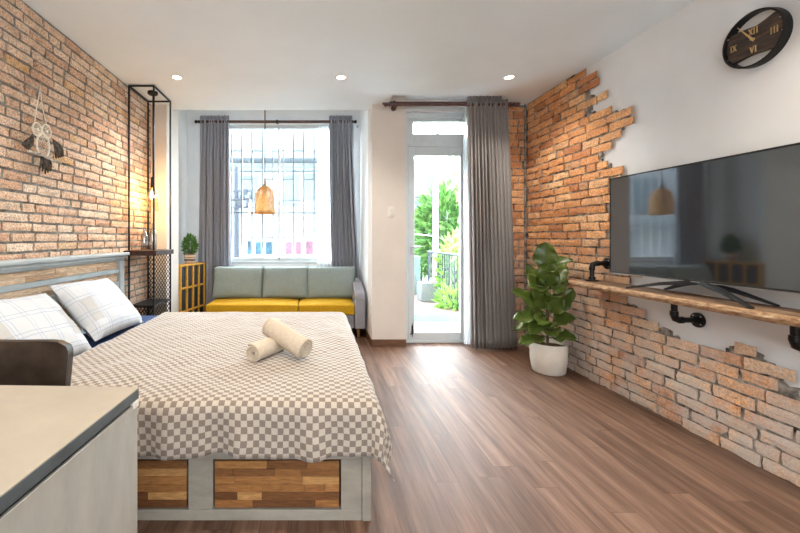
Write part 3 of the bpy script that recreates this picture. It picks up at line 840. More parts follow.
# ------------------------------------------------------------------ desk
desk = thing('desk', (-1.1, .7, 0), 'cream-topped desk with slate edge and brushed grey side panel', 'desk')
rot = Matrix.Translation((-.548, 1.178, 0)) @ Matrix.Rotation(math.radians(-2.0), 4, 'Z')
zt = .75
b = MB(); b.box(-1.2, 0, -1.1, 0, zt-.003, zt, mat=rot); b.build('desktop', 'desk_top', desk, smooth=False)
b = MB(); b.box(-1.2, -.0005, -1.1, -.0005, zt-.034, zt-.0035, mat=rot); b.build('edge_band', 'desk_edge', desk, bevel=.002)
b = MB(); b.box(-.026, -.004, -1.07, -.002, 0, zt-.046, mat=rot); b.build('side_panel', 'desk_panel', desk, bevel=.002)
b = MB(); b.box(-1.17, -.012, -1.06, -.03, zt-.048, zt-.035, mat=rot); b.build('shadow_strip', 'black', desk)  # black slab stands in for the thin shadow below the edge band
b = MB(); b.box(-1.19, -1.168, -1.07, -.002, 0, zt-.046, mat=rot); b.build('side_panel', 'desk_panel', desk, bevel=.002)
b = MB(); b.box(-.018, .0, -.03, -.0005, zt-.058, zt-.036, mat=rot); b.build('corner_block', 'white_plastic', desk, bevel=.004)

# ------------------------------------------------------------------ chair
ch = thing('chair', (-1.12, 1.28, 0), 'dark brown leather chair tucked behind the cream desk', 'chair')
b = MB()
def chb(side):
    def fn(s, t):
        u = s*2-1
        z = .50+.322*t
        # squarish outline with rounded top corners and a slight dip
        halfw = .222+.012*t
        c = .045; tt = (t*.322-(.322-c))/c
        if tt > 0: halfw -= c*(1-math.sqrt(max(0, 1-tt*tt)))
        z -= .005*math.cos(u*PI)*(t**4)*.6
        thick = .016+.010*((1-abs(u)**6)*(1-abs(2*t-1)**6))**.5
        y = 1.425+.05*t*.6+.028*u*u*-1*(1) + side*thick
        return Vector((-1.150+u*halfw, y, z))
    return fn
b.grid(chb(-1), 28, 20); b.grid(chb(1), 28, 20)
bm = b.bm
# close the rim between both skins
bm.verts.ensure_lookup_table()
N = 29*21
ii = lambda i, j, k: bm.verts[k*N+i*21+j]
rim = [(i, 0) for i in range(28)]+[(28, j) for j in range(20)]+[(i, 20) for i in range(28, 0, -1)]+[(0, j) for j in range(20, 0, -1)]
for k in range(len(rim)):
    a, c = rim[k], rim[(k+1) % len(rim)]
    bm.faces.new((ii(*a, 0), ii(*c, 0), ii(*c, 1), ii(*a, 1)))
b.build('backrest', 'leather', ch, angle=60)
b = MB(); b.box(-1.345, -.905, 1.0, 1.42, .42, .50); b.build('seat', 'leather', ch, bevel=.03, seg=3)
for x, y, dx, dy in ((-1.32, 1.03, -.02, -.02), (-.93, 1.03, .02, -.02), (-1.32, 1.40, -.02, .03), (-.93, 1.40, .02, .03)):
    b = MB(); b.tube([(x, y, .43), (x+dx, y+dy, 0)], [.02, .013], 10); b.build('leg', 'black', ch)

# ------------------------------------------------------------------ sofa
sofa = thing('sofa', (-.4, 4.95, 0), 'three-seat sofa with yellow seat and grey-green back cushions', 'sofa')
sy0, sy1 = 4.55, 5.17
b = MB(); b.box(-1.30, .46, sy0+.03, sy1, .12, .29); b.build('base', 'sofa_grey', sofa, bevel=.015)
b = MB(); b.box(-1.30, .46, sy1-.11, sy1, .29, .70); b.build('back_frame', 'sofa_grey', sofa, bevel=.03, seg=3)
# arm: side outline swept across its width
def arm(x0, x1):
    b = MB(); prof = [(sy0, .12), (sy0, .48)]
    for k in range(7):
        a = PI - k*(PI/2)/6*.9
        prof.append((sy0+.13+.13*math.cos(a), .48+.105*math.sin(a)))
    prof += [(sy0+.35, .64), (sy1-.05, .675), (sy1, .66), (sy1, .12)]
    vs = [Vector((x, y, z)) for x in (x0, x1) for y, z in prof]; n = len(prof)
    fs = [tuple(range(n))[::-1], tuple(range(n, 2*n))]+[(k, (k+1) % n, n+(k+1) % n, n+k) for k in range(n)]
    b.quadset(vs, fs); return b
arm(.468, .592).build('arm', 'sofa_grey', sofa, bevel=.022, seg=3, angle=60)
def cushion_box(x0, x1, y0, y1, z0, z1, name, mat, crown=.02, seed=0):
    b = MB()
    b.box(x0, x1, y0, y1, z0, z1)
    bmesh.ops.subdivide_edges(b.bm, edges=b.bm.edges, cuts=7, use_grid_fill=True)
    cx, cy = (x0+x1)/2, (y0+y1)/2
    for v in b.bm.verts:
        u, w = (v.co.x-cx)/(x1-x0)*2, (v.co.y-cy)/(y1-y0)*2
        k = (1-u**4)*(1-w**4)
        if v.co.z > (z0+z1)/2: v.co.z += crown*k+.003*noise.noise((v.co.x*8, v.co.y*8, seed))
        v.co.y -= .008*(1-u**4)*(1 if w < -.99 else 0)
    return b.build(name, mat, sofa, bevel=.028, seg=3, angle=60)
cushion_box(-1.318, -.218, sy0-.01, sy1-.13, .292, .415, 'seat_cushion', 'yellow')
cushion_box(-.210, .462, sy0-.01, sy1-.13, .292, .415, 'seat_cushion', 'yellow', seed=3)
ym = sy1-.20
for (pa, pb, sd, tl) in ((213.5, 263.5, 1, .03), (262.5, 309, 2, -.01), (306, 355, 3, -.045)):
    x0, x1 = W(pa, 5.0), W(pb, 5.0)
    b = MB(); puff(b, x1-x0, .425, .17, frame(((x0+x1)/2, ym, .630), (1, 0, -tl*.3), (tl, .26, 1)), seed=sd*3, uvs=False, pinch=.01, wr=.008, flat=.36)
    b.build('back_cushion', 'sage', sofa, merge=.0006, angle=80)
for x in (-1.25, .41, .52):
    for y in (sy0+.10, sy1-.05):
        if x == .41: continue
        b = MB(); b.tube([(x, y, 0), (x, y, .125)], [.016, .024], 10); b.build('foot', 'acacia', sofa)

# ------------------------------------------------------------------ bookshelf
bs = thing('bookshelf', (-1.67, 4.97, 0), 'low yellow wood cube bookshelf with dark backs beside the sofa', 'bookshelf')
A, B_ = Vector((-1.650, 4.64, 0)), Vector((-1.520, 5.23, 0))
dv = (B_-A).normalized(); nrm = Vector((-dv.y, dv.x, 0)); Ls = (B_-A).length
bm4 = Matrix((( dv.x, nrm.x, 0, A.x), (dv.y, nrm.y, 0, A.y), (0, 0, 1, 0), (0, 0, 0, 1)))
dep = .15
for z in (0.03, .295, .585, .868):
    b = MB(); b.box(0, Ls, 0, dep, z-.011, z+.011, mat=bm4); b.build('shelf_board', 'shelf_wood', bs, bevel=.002)
for k in range(5):
    u = (Ls-.022)*k/4
    b = MB(); b.box(u, u+.022, .002, dep-.002, 0, .857, mat=bm4); b.build('upright', 'shelf_wood', bs, bevel=.002)
b = MB(); b.box(.002, Ls-.002, dep-.012, dep-.004, .03, .86, mat=bm4); b.build('back_panel', 'dark_panel', bs)
lv = (0.03, .295, .585, .868)
for k in range(4):
    u = (Ls-.022)*k/4
    for za, zc in zip(lv, lv[1:]):
        b = MB(); b.box(u+.0225, u+(Ls-.022)/4-.0005, .022, dep-.013, za+.0115, zc-.0115, mat=bm4); b.build('dark_cell_fill', 'dark_panel', bs, bevel=.003)  # solid dark box fills the cell just behind its front edge
# plant on the bookshelf
pc = bm4 @ Vector((.33, .075, .8795))
pp = thing('potted_plant', pc, 'small bushy green plant in a patterned woven pot on the bookshelf', 'plant')
b = MB(); b.lathe([(.0001, 0), (.062, 0), (.070, .03), (.074, .08), (.073, .125), (.064, .125), (.064, .105), (.0001, .105)], (0,0,0), 28)
o = b.build('pot', 'woven_pot', None); o.parent = pp
def foliage(name, mat, c, rx, ry, rz, n, size, parent=None, seed=1, taper=0, droop=.3, narrow=.4, leafn=1):
    q = random.Random(seed); b = MB(); c = Vector(c)
    for _ in range(n):
        while True:
            p = Vector((q.uniform(-1,1), q.uniform(-1,1), q.uniform(-1,1)))
            if p.length < 1 and p.length > .25: break
        tz = (p.z+1)/2; k = 1-taper*tz
        pos = c+Vector((p.x*rx*k, p.y*ry*k, p.z*rz))
        d = Vector((p.x, p.y, p.z*.6+q.uniform(-droop, .7))).normalized()+Vector((q.uniform(-.6,.6), q.uniform(-.6,.6), q.uniform(-.4,.5)))
        d.normalize(); s = d.cross(Vector((q.uniform(-1,1), q.uniform(-1,1), q.uniform(.2,1)))).normalized()
        nn = d.cross(s); L = size*q.uniform(.6, 1.3); w = L*narrow
        b.quadset([pos, pos+d*L*.4+s*w*.5+nn*L*.05, pos+d*L-nn*L*.12, pos+d*L*.4-s*w*.5+nn*L*.05], ((0,1,2,3),))
    return b.build(name, mat, parent, smooth=False, normals=False)
b = MB()
for k in range(6):
    a = k*1.1; b.tube([pc+Vector((.01*math.cos(a), .01*math.sin(a), .10)), pc+Vector((.03*math.cos(a), .03*math.sin(a), .20)), pc+Vector((.045*math.cos(a), .045*math.sin(a), .29))], [.004, .003, .002], 5)
b.build('stem', 'stem', pp)
foliage('foliage', 'leaf_pot', pc+Vector((0,0,.24)), .105, .105, .135, 800, .042, pp, 5, taper=.5, narrow=.38)

# ------------------------------------------------------------------ wall rack by the pillar
rk = thing('wall_rack', (-1.69, 3.9, 0), 'tall black metal frame rack with mesh panels standing against the brick wall', 'rack')
rx0, rx1, ry0, ry1 = XL+.015, -1.575, 3.69, 4.11
b = MB(); t_ = .0075
for x in (rx0, rx1):
    for y in (ry0, ry1): b.box(x-t_, x+t_, y-t_, y+t_, 0, H-.004)
for z in (H-.012, .545, .12):
    for y in (ry0, ry1): b.box(rx0, rx1, y-t_, y+t_, z-t_, z+t_)
    for x in (rx0, rx1): b.box(x-t_, x+t_, ry0, ry1, z-t_, z+t_)
b.build('frame', 'black', rk, bevel=.0015, seg=1)
b = MB(); b.box(rx0+.01, rx1-.01, ry0+.01, ry1-.01, .549, .556); b.build('lower_shelf', 'black', rk)
def mesh_panel(b, o, du, dv_, wu, wv, pitch, r):
    o, du, dv_ = Vector(o), Vector(du), Vector(dv_)
    def P(u, v): return o+du*u+dv_*v
    k = -int(wv*.6/pitch)-1; slope = 1.6
    for sgn in (1, -1):
        c = -wv/slope
        while c < wu+wv/slope:
            pts = []
            # line u = c + sgn*v/slope clipped to the panel
            lo, hi = 0.0, wv
            if sgn > 0: lo = max(lo, (0-c)*slope); hi = min(hi, (wu-c)*slope)
            else: lo = max(lo, (c-wu)*slope); hi = min(hi, c*slope)
            if hi-lo > .004: b.tube([P(c+sgn*lo/slope, lo), P(c+sgn*hi/slope, hi)], r, 4, caps=False)
            c += pitch
mb = MB(); mesh_panel(mb, (rx0, ry1, .555), (1,0,0), (0,0,1), rx1-rx0, .50, .031, .0034); mb.build('mesh_panel', 'black', rk, smooth=False)
mb = MB(); mesh_panel(mb, (rx0, ry0, .13), (1,0,0), (0,0,1), rx1-rx0, .41, .031, .0034); mb.build('mesh_panel', 'black', rk, smooth=False)
mb = MB(); mesh_panel(mb, (rx0, ry1, .13), (1,0,0), (0,0,1), rx1-rx0, .41, .031, .0034); mb.build('mesh_panel', 'black', rk, smooth=False)
b = MB(); b.box(XL+.004, -1.515, 3.60, 4.05, 1.044, 1.092)
tag(b.build('wooden_plank', 'dark_plank', bevel=.004, origin=(-1.68, 3.83, 1.044)), 'dark brown wooden plank laid across the black rack', 'plank')
def bottle(x, y, h, r, label):
    b = MB(); z = 1.0925
    b.lathe([(.001, .004), (r*.9, .004), (r, .01), (r, h*.58), (r*.8, h*.70), (r*.38, h*.82), (r*.36, h*.97), (r*.42, h)], (x, y, z), 20)
    tag(b.build('glass_bottle', 'bottle', origin=(x, y, z)), label, 'bottle', 'bottles on the rack plank')
bottle(W(143.5, 3.86), 3.88, .225, .034, 'clear glass bottle on the rack plank, the one closest to the brick wall')
bottle(W(152.8, 3.8), 3.80, .265, .036, 'clear glass bottle on the rack plank, the taller one below the amber lamp')
# amber pendant
lx, ly = W(152.7, 3.87), 3.87
lp = thing('pendant_lamp', (lx, ly, H), 'amber glass bottle pendant lamp glowing inside the black rack', 'lamp')
b = MB(); b.lathe([(.0001, 0), (.05, 0), (.05, -.022), (.045, -.027), (.0001, -.027)], (lx, ly, H-.001), 20); b.build('canopy', 'black', lp)
b = MB(); b.tube([(lx, ly, H-.02), (lx, ly, 1.83)], .0035, 8); b.build('cord', 'black', lp)
b = MB(); b.lathe([(.008, .11), (.016, .10), (.019, .02), (.022, 0), (.001, 0)], (lx, ly, 1.725), 16); b.build('socket', 'black', lp)
b = MB(); b.lathe([(.020, .245), (.022, .222), (.045, .19), (.058, .14), (.060, 0)], (lx, ly, 1.484), 28)
for f in list(b.bm.faces):
    if len(f.verts) > 4: b.bm.faces.remove(f)
b.build('glass_shade', 'amber', lp)
b = MB(); ell((lx, ly, 1.665), .017, .017, .032, b); b.build('bulb', 'bulb_glow', lp)
ld = bpy.data.lights.new('bulb_light', 'POINT'); ld.energy = 7; ld.color = (1, .62, .25); ld.shadow_soft_size = .03
lo = bpy.data.objects.new('bulb_light', ld); COL.objects.link(lo); lo.parent = lp; lo.location = (0, 0, 1.63-H)

# ------------------------------------------------------------------ bamboo pendant
by_ = 5.06; bx_ = W(265, by_); HC = 3.14; ks = by_/4.36; zb_ = CZ+(238-213.3)*by_/F
bp = thing('pendant_lamp', (bx_, by_, HC), 'woven bamboo dome pendant lamp hanging in front of the barred window', 'lamp')
b = MB(); b.lathe([(.0001, 0), (.016, 0), (.016, -.012), (.0001, -.014)], (bx_, by_, HC-.001), 20); b.build('canopy', 'rod', bp)
b = MB(); b.tube([(bx_, by_, HC-.01), (bx_, by_, zb_+.43)], .008, 8); b.build('cord', 'rod', bp)
b = MB(); b.lathe([(.0001, .10), (.012, .10), (.018, .05), (.024, 0), (.0001, 0)], (bx_, by_, zb_+.355), 16); b.build('socket', 'driftwood', bp)
prof = [(r_*ks, h_*ks) for r_, h_ in [(.024, .315), (.05, .305), (.082, .275), (.103, .23), (.113, .17), (.116, .10), (.117, .04), (.116, 0)]]
def pr(t):
    x = t*(len(prof)-1); i = min(int(x), len(prof)-2); f = x-i
    return prof[i][0]*(1-f)+prof[i+1][0]*f, prof[i][1]*(1-f)+prof[i+1][1]*f
b = MB(); nrib = 56 
for k in range(nrib):
    a0 = 2*PI*k/nrib; wd = 2*PI/nrib*.36
    def fn(s, t, a0=a0):
        r, h = pr(t); a = a0+(s*2-1)*wd
        r += .0015*math.sin(t*40+k*PI)
        return Vector((bx_+r*math.cos(a), by_+r*math.sin(a), zb_+h))
    b.grid(fn, 1, 22)
for i in range(30):
    t = .04+.95*i/29; r, h = pr(t)
    b.tube([(bx_+r*1.004*math.cos(2*PI*q/36), by_+r*1.004*math.sin(2*PI*q/36), zb_+h) for q in range(37)], .0022, 4, caps=False)
b.lathe([(.133, .012), (.141, .012), (.141, -.004), (.133, -.004)], (bx_, by_, zb_), 36, closed=True)
b.build('lamp_shade', 'bamboo', bp, normals=False)
b = MB(); ell((bx_, by_, zb_+.28), .03, .03, .05, b); b.build('bulb', 'white_plastic', bp)

# ------------------------------------------------------------------ owl hanging
ox = XL+.02
def wp(px, py, d_off=0): 
    d = -ox*F/(VX-px); return Vector((ox+d_off, d, CZ-(py-VY)*d/F))
owl = thing('wall_hanging', wp(41, 150), 'owl-shaped dreamcatcher of cream thread and brown feathers on the brick wall', 'wall decoration')
def ring(b, c, ry, rz, r=.0045, n=24, off=.012):
    b.tube([Vector((ox+off, c.y+ry*math.cos(2*PI*k/n), c.z+rz*math.sin(2*PI*k/n))) for k in range(n+1)], r, 6, caps=False)
def web(b, c, ry, rz, off=.012, n=8):
    for lv, nxt in ((1, .62), (.62, .30)):
        P = []
        for k in range(2*n+1):
            a = 2*PI*k/(2*n); f = lv if k % 2 == 0 else nxt
            P.append(Vector((ox+off, c.y+ry*f*math.cos(a), c.z+rz*f*math.sin(a))))
        b.tube(P, .0016, 4, caps=False)
for (px, py, ry, rz) in ((35.5, 129.5, .040, .043), (44.8, 131.5, .042, .045)):
    b = MB(); c = wp(px, py); ring(b, c, ry, rz); web(b, c, ry, rz); b.lathe([(.009, 0), (.009, .008)], (ox+.01, c.y, c.z), 10, axis='x'); b.build('eye_ring', 'cream_thread', owl)
b = MB(); c = wp(41.5, 145.5); ring(b, c, .058, .078, .0055); web(b, c, .058, .078, n=10); b.build('body_ring', 'cream_thread', owl)
b = MB(); h_ = wp(38, 87); 
b.tube([wp(33, 124, .01), wp(35, 108, .01), h_+Vector((.015, 0, 0)), wp(41, 108, .01), wp(45.5, 126, .01)], .0028, 5); b.tube([h_+Vector((-.02, 0, 0)), h_+Vector((.02, 0, .005))], .004, 6)
b.build('hanging_cord', 'cream_thread', owl)
b = MB(); p0, p1 = wp(24, 151, .025), wp(57.5, 163, .025)
b.tube([p0, p0.lerp(p1, .4)+Vector((.005, 0, .006)), p0.lerp(p1, .7)+Vector((0, 0, -.004)), p1], [.008, .010, .009, .006], 8); b.tube([p0.lerp(p1, .55), p0.lerp(p1, .65)+Vector((.01, .02, .035))], [.005, .003], 6)
b.build('perch_branch', 'driftwood', owl)
def feather(p, d, L, w, seed):
    p, d = Vector(p), Vector(d).normalized(); s = Vector((1, 0, 0)).cross(d).normalized(); q = random.Random(seed)
    b = MB(); 
    def fn(u, t):
        e = (u*2-1); ww = w*math.sin(PI*min(1, t*.92+.06))**.7
        return p+d*L*(t+.04*abs(e)*-1)+s*e*ww/2+Vector((.010*math.sin(PI*t)+.006*(1-abs(e)), 0, 0))
    b.grid(fn, 4, 10); b.tube([p, p+d*L*.97+Vector((.004, 0, 0))], .0012, 4)
    b.build('feather', 'feather', owl, solid=.0012, normals=False)
cc = wp(33, 137, .012); q = random.Random(2)
for k in range(5): feather(cc+Vector((.004*k*.5, -.02-.012*k*.6, .01-.008*k)), (.0, -.5-.09*k+.1, -1+.1*k), .12-.006*k, .034, k)
cc = wp(50, 139, .012)
for k in range(5): feather(cc+Vector((.004*k*.5, .012+.010*k, -.004*k)), (.0, .22+.10*k, -1), .13-.008*k, .034, 10+k)
cc = wp(42, 157, .014)
for k in range(5): feather(cc+Vector((.003*k*.6, -.03+.015*k, 0)), (.0, -.16+.08*k, -1), .115-.012*abs(k-2), .03, 20+k)

# ------------------------------------------------------------------ wall shelf under the television
sz = .867; sx0, sx1 = 2.085, XR-.004
shelf = thing('wall_shelf', ((sx0+sx1)/2, 2.2, sz-.045), 'long weathered wood plank shelf on black iron pipe brackets', 'shelf')
b = MB(); q = random.Random(12)
ys = [3.14-.045*i for i in range(int((3.14-.35)/.045)+1)]
secs = []
for i, y in enumerate(ys):
    jag = .006*noise.noise((y*9, 0, 0))+.004*noise.noise((y*28, 2, 0)); jb = .005*noise.noise((y*11, 5, 0))+.004*noise.noise((y*31, 6, 0))
    x_ = sx0+jag
    sec = [(sx1, sz), (x_+.012, sz+.001*noise.noise((y*13, 1, 3))), (x_, sz-.008), (x_-.003+jb, sz-.022), (x_+.004+jb, sz-.036), (x_+.014, sz-.045+jb*.5), (sx1, sz-.044)]
    secs.append([b.bm.verts.new((x, y, z)) for x, z in sec])
for i in range(len(secs)-1):
    for k in range(7):
        f = b.bm.faces.new((secs[i][k], secs[i][(k+1) % 7], secs[i+1][(k+1) % 7], secs[i+1][k])); f.material_index = 1 if k in (1, 2, 3, 4) else 0
for s_ in (secs[0], secs[-1]): b.bm.faces.new(s_).material_index = 1
b.build('plank', ['old_plank', 'plank_edge'], shelf, smooth=False)
def bracket(y, px_x, up=False):
    z1 = (sz+.002) if up else (sz-.046)
    z2 = 1.008 if up else .705
    wx = (XR+.0) if up else XR+.026
    b = MB(); e = .028; sg = 1 if z2 > z1 else -1
    pts = [(px_x, y, z1), (px_x, y, z2-sg*e), (px_x+e*.3, y, z2-sg*e*.3), (px_x+e, y, z2), (wx-.012, y, z2)]
    b.tube(pts, .0165, 14)
    b.tube([(px_x, y, z2-sg*.055), (px_x, y, z2-sg*.03)], .0215, 14)
    b.tube([(px_x+.030, y, z2), (px_x+.052, y, z2)], .0215, 14)
    b.tube([(px_x, y, z2-sg*.032), (px_x+.008, y, z2-sg*.008), (px_x+.032, y, z2)], .020, 14)
    br = b.build('pipe_bracket', 'pipe', shelf, angle=60)
    b = MB(); b.lathe([(.0001, -.034), (.023, -.034), (.024, -.012), (.046, -.010), (.046, -.001), (.0001, -.001)], (wx, y, z2), 24, axis='x')
    b.build('flange', 'pipe', br)
    if up:
        b = MB(); b.lathe([(.0001, 0), (.046, 0), (.046, .009), (.024, .011), (.023, .034), (.0001, .034)], (px_x, y, sz+.001), 24); b.build('flange', 'pipe', br)
    for k in range(4):
        a = PI/4+k*PI/2; b = MB(); b.lathe([(.0001, -.014), (.005, -.013), (.005, -.009)], (wx, y+.034*math.cos(a), z2+.034*math.sin(a)), 8, axis='x'); b.build('screw', 'steel', br)
bracket(2.35, 2.215); bracket(1.757, 2.215); bracket(1.16, 2.215); bracket(3.05, 2.215, True)

# ------------------------------------------------------------------ television
dl = math.radians(2.7)
tcx, tcy = 2.222, 2.214
T = Matrix.Translation((tcx, tcy, 0)) @ Matrix.Rotation(dl, 4, 'Z')      # local y runs along the screen, -x faces the room
tv = thing('television', (tcx, tcy, sz), 'large flat black television standing on the weathered wall shelf', 'television')
hw, z0, z1 = .618, .953, 1.655
b = MB(); b.box(0, .012, -hw, hw, z0, z1, mat=T)
for (ya, yb, za, zb2) in ((-hw, hw, z1-.010, z1), (-hw, hw, z0, z0+.014), (-hw, -hw+.009, z0, z1), (hw-.009, hw, z0, z1)): b.box(-.007, .004, ya, yb, za, zb2, mat=T)
bz = b.build('bezel', 'black', tv, smooth=False, bevel=.0015, seg=1)
b = MB(); b.box(-.0072, -.006, -hw+.01, hw-.01, z0+.0005, z0+.004, mat=T); b.build('trim_strip', 'steel', bz)
b = MB(); b.box(-.004, .002, -hw+.009, hw-.009, z0+.014, z1-.010, mat=T); b.build('screen', 'screen', tv, smooth=False)
b = MB(); b.box(.012, .055, -.42, .42, z0+.05, z0+.45, mat=T); b.build('rear_housing', 'black', tv, bevel=.012)
st = MB(); hub = T @ Vector((.018, 0, 0))
def leg(tip, name='stand_leg'):
    b = MB(); tip = Vector(tip); a = Vector((hub.x, hub.y, z0+.006))
    d = (tip-a); s = Vector((d.y, -d.x, 0)).normalized()
    m_ = a.lerp(tip, .5)+Vector((0, 0, .012)); sec = []
    for p, w_, h_ in ((a, .020, .018), (m_, .016, .014), (tip+Vector((0, 0, .006)), .011, .006)):
        sec.append([b.bm.verts.new(p+s*sx*w_+Vector((0, 0, sz_*h_))) for sx, sz_ in ((-1, -.9), (1, -.9), (.8, .6), (-.8, .6))])
    for i in range(2):
        for k in range(4): b.bm.faces.new((sec[i][k], sec[i][(k+1) % 4], sec[i+1][(k+1) % 4], sec[i+1][k]))
    b.bm.faces.new(sec[0][::-1]); b.bm.faces.new(sec[2])
    b.build(name, 'black', tv, bevel=.002)
leg((2.125, 2.60, sz)); leg((2.118, 1.845, sz)); leg((2.315, 2.52, sz)); leg((2.315, 1.90, sz))

# ------------------------------------------------------------------ clock
kd, kz, kr = 2.03, 2.275, .146
wx = XR+.028
ck = thing('wall_clock', (wx, kd, kz), 'round black-rimmed clock with a dark wood slab and gold numerals', 'clock')
b = MB(); b.lathe([(kr, -.001), (kr, -.042), (kr-.010, -.042), (kr-.010, -.001)], (wx, kd, kz), 56, axis='x', closed=True); b.build('rim', 'black', ck, angle=30)
b = MB()
top = lambda y: .066+.008*math.sin(y*19)+.40*max(0, -y-.01)     # the slab widens towards the room end (smaller depth)
bot = lambda y: -.082+.006*math.sin(y*23+1)-.03*max(0, y)
nS = 24; sec = []
for i in range(nS+1):
    y = -(kr-.013)+2*(kr-.013)*i/nS
    lim = math.sqrt(max(0, (kr-.0125)**2-y*y))
    zt_, zb2 = min(lim, top(y)), max(-lim, bot(y))
    sec.append([b.bm.verts.new((wx+xx, kd+y, kz+zz)) for xx, zz in ((-.004, zb2), (-.030, zb2), (-.030, zt_), (-.004, zt_))])
for i in range(nS):
    for k in range(4): b.bm.faces.new((sec[i][k], sec[i][(k+1) % 4], sec[i+1][(k+1) % 4], sec[i+1][k]))
b.bm.faces.new(sec[0]); b.bm.faces.new(sec[-1])
b.build('wood_slab', 'clock_wood', ck, merge=.0004, smooth=False)
def numeral(txt, cy, cz, h):
    """seen from the room: reading right runs towards smaller depth"""
    b = MB(); widths = {'I': .52, 'V': .85, 'X': .85}; tot = sum(widths[c] for c in txt)*h*.78
    cur = -tot/2; xf = wx-.0335
    def bar(a, c, w_):
        a, c = Vector(a), Vector(c); d = (c-a).normalized(); s = Vector((-d.y, d.x))*w_/2
        P = [a+s, a-s, c-s, c+s]
        vs = [Vector((xf+dx, kd-(cy+p.x), kz+cz+p.y)) for dx in (0, .004) for p in P]
        b.quadset(vs, ((0,1,2,3),(7,6,5,4),(0,4,5,1),(1,5,6,2),(2,6,7,3),(3,7,4,0)))
    for c in txt:
        w_ = widths[c]*h*.78; m_ = cur+w_/2; k = w_*.36
        if c == 'I': bar((m_, -h/2), (m_, h/2), h*.13); bar((m_-h*.11, h/2), (m_+h*.11, h/2), h*.06); bar((m_-h*.11, -h/2), (m_+h*.11, -h/2), h*.06)
        if c == 'V': bar((m_-k, h/2), (m_, -h/2), h*.17); bar((m_+k, h/2), (m_, -h/2), h*.09); bar((m_-k*1.4, h/2), (m_-k*.5, h/2), h*.06); bar((m_+k*1.4, h/2), (m_+k*.5, h/2), h*.06)
        if c == 'X': bar((m_-k, h/2), (m_+k, -h/2), h*.17); bar((m_+k, h/2), (m_-k, -h/2), h*.09); bar((m_-k*1.4, h/2), (m_-k*.5, h/2), h*.06); bar((m_+k*1.4, h/2), (m_+k*.5, h/2), h*.06); bar((m_-k*1.4, -h/2), (m_-k*.5, -h/2), h*.06); bar((m_+k*1.4, -h/2), (m_+k*.5, -h/2), h*.06)
        cur += w_
    b.build('numeral', 'brass', ck, smooth=False)
numeral('XII', 0, .043, .032); numeral('III', .093, .0, .032); numeral('VI', 0, -.055, .032); numeral('IX', -.098, -.005, .032)
b = MB()
c0 = Vector((wx-.038, kd, kz)); tip = Vector((wx-.038, kd+.070, kz+.098)); d_ = (tip-c0).normalized(); s_ = Vector((0, -d_.z, d_.y))
b.quadset([c0-d_*.015+s_*.006, c0-d_*.015-s_*.006, tip-s_*.0015, tip+s_*.0015, c0-d_*.015+s_*.006+Vector((-.002,0,0)), c0-d_*.015-s_*.006+Vector((-.002,0,0)), tip-s_*.0015+Vector((-.002,0,0)), tip+s_*.0015+Vector((-.002,0,0))], ((0,1,2,3),(7,6,5,4),(0,4,5,1),(1,5,6,2),(2,6,7,3),(3,7,4,0)))
b.lathe([(.0001, -.004), (.008, -.004), (.008, .008)], (wx-.038, kd, kz), 14, axis='x')
b.build('hand', 'brass', ck, smooth=False)
for a in (-.15, .38, 2.7, 3.6):
    b = MB(); yy, zz = kd-(kr-.013)*math.cos(a), kz+(kr-.013)*math.sin(a)
    b.lathe([(.0001, -.004), (.003, -.004), (.003, .004), (.0001, .004)], (wx-.035, yy, zz), 8, axis='y'); b.build('rivet', 'steel', ck)

# ------------------------------------------------------------------ light switch
sp_ = at(391, 212, YB)
sw = thing('light_switch', sp_, 'cream light switch plate on the pillar beside the door', 'switch')
b = MB(); b.box(sp_.x-.036, sp_.x+.036, YB-.010, YB-.0005, sp_.z-.058, sp_.z+.058); b.build('plate', 'white_plastic', sw, bevel=.004)
for dz in (-.022, .022):
    b = MB(); b.box(sp_.x-.015, sp_.x+.015, YB-.014, YB-.0095, sp_.z+dz-.016, sp_.z+dz+.016); b.build('rocker', 'white_plastic', sw, bevel=.002)

# ------------------------------------------------------------------ fiddle-leaf fig
fx, fy = W(548.5, 3.45), 3.45
fig = thing('fiddle_leaf_fig', (fx, fy, 0), 'leafy fiddle-leaf fig in a round cream pot by the brick wall', 'plant')
b = MB(); b.lathe([(.0001, 0), (.122, 0), (.135, .012), (.150, .12), (.153, .262), (.150, .268), (.141, .266), (.139, .225), (.0001, .225)], (fx, fy, 0), 48); b.build('pot', 'pot_white', fig)
b = MB()
def soil(s, t):
    r = .137*s; a = 2*PI*t
    return Vector((fx+r*math.cos(a), fy+r*math.sin(a), .232+.010*noise.noise((r*math.cos(a)*30, r*math.sin(a)*30, 0))))
b.grid(soil, 10, 32); b.build('soil', 'soil', fig, normals=False)
b = MB(); trunk = [Vector((fx-.01, fy, .22)), Vector((fx-.005, fy, .45)), Vector((fx-.025, fy-.01, .70)), Vector((fx-.035, fy, .95)), Vector((fx-.04, fy, 1.02))]
b.tube(trunk, [.013, .011, .009, .007, .005], 8); b.build('stem', 'stem', fig)
def trunk_at(z):
    for a, c in zip(trunk, trunk[1:]):
        if z <= c.z: return a.lerp(c, max(0, (z-a.z)/(c.z-a.z)))
    return trunk[-1]
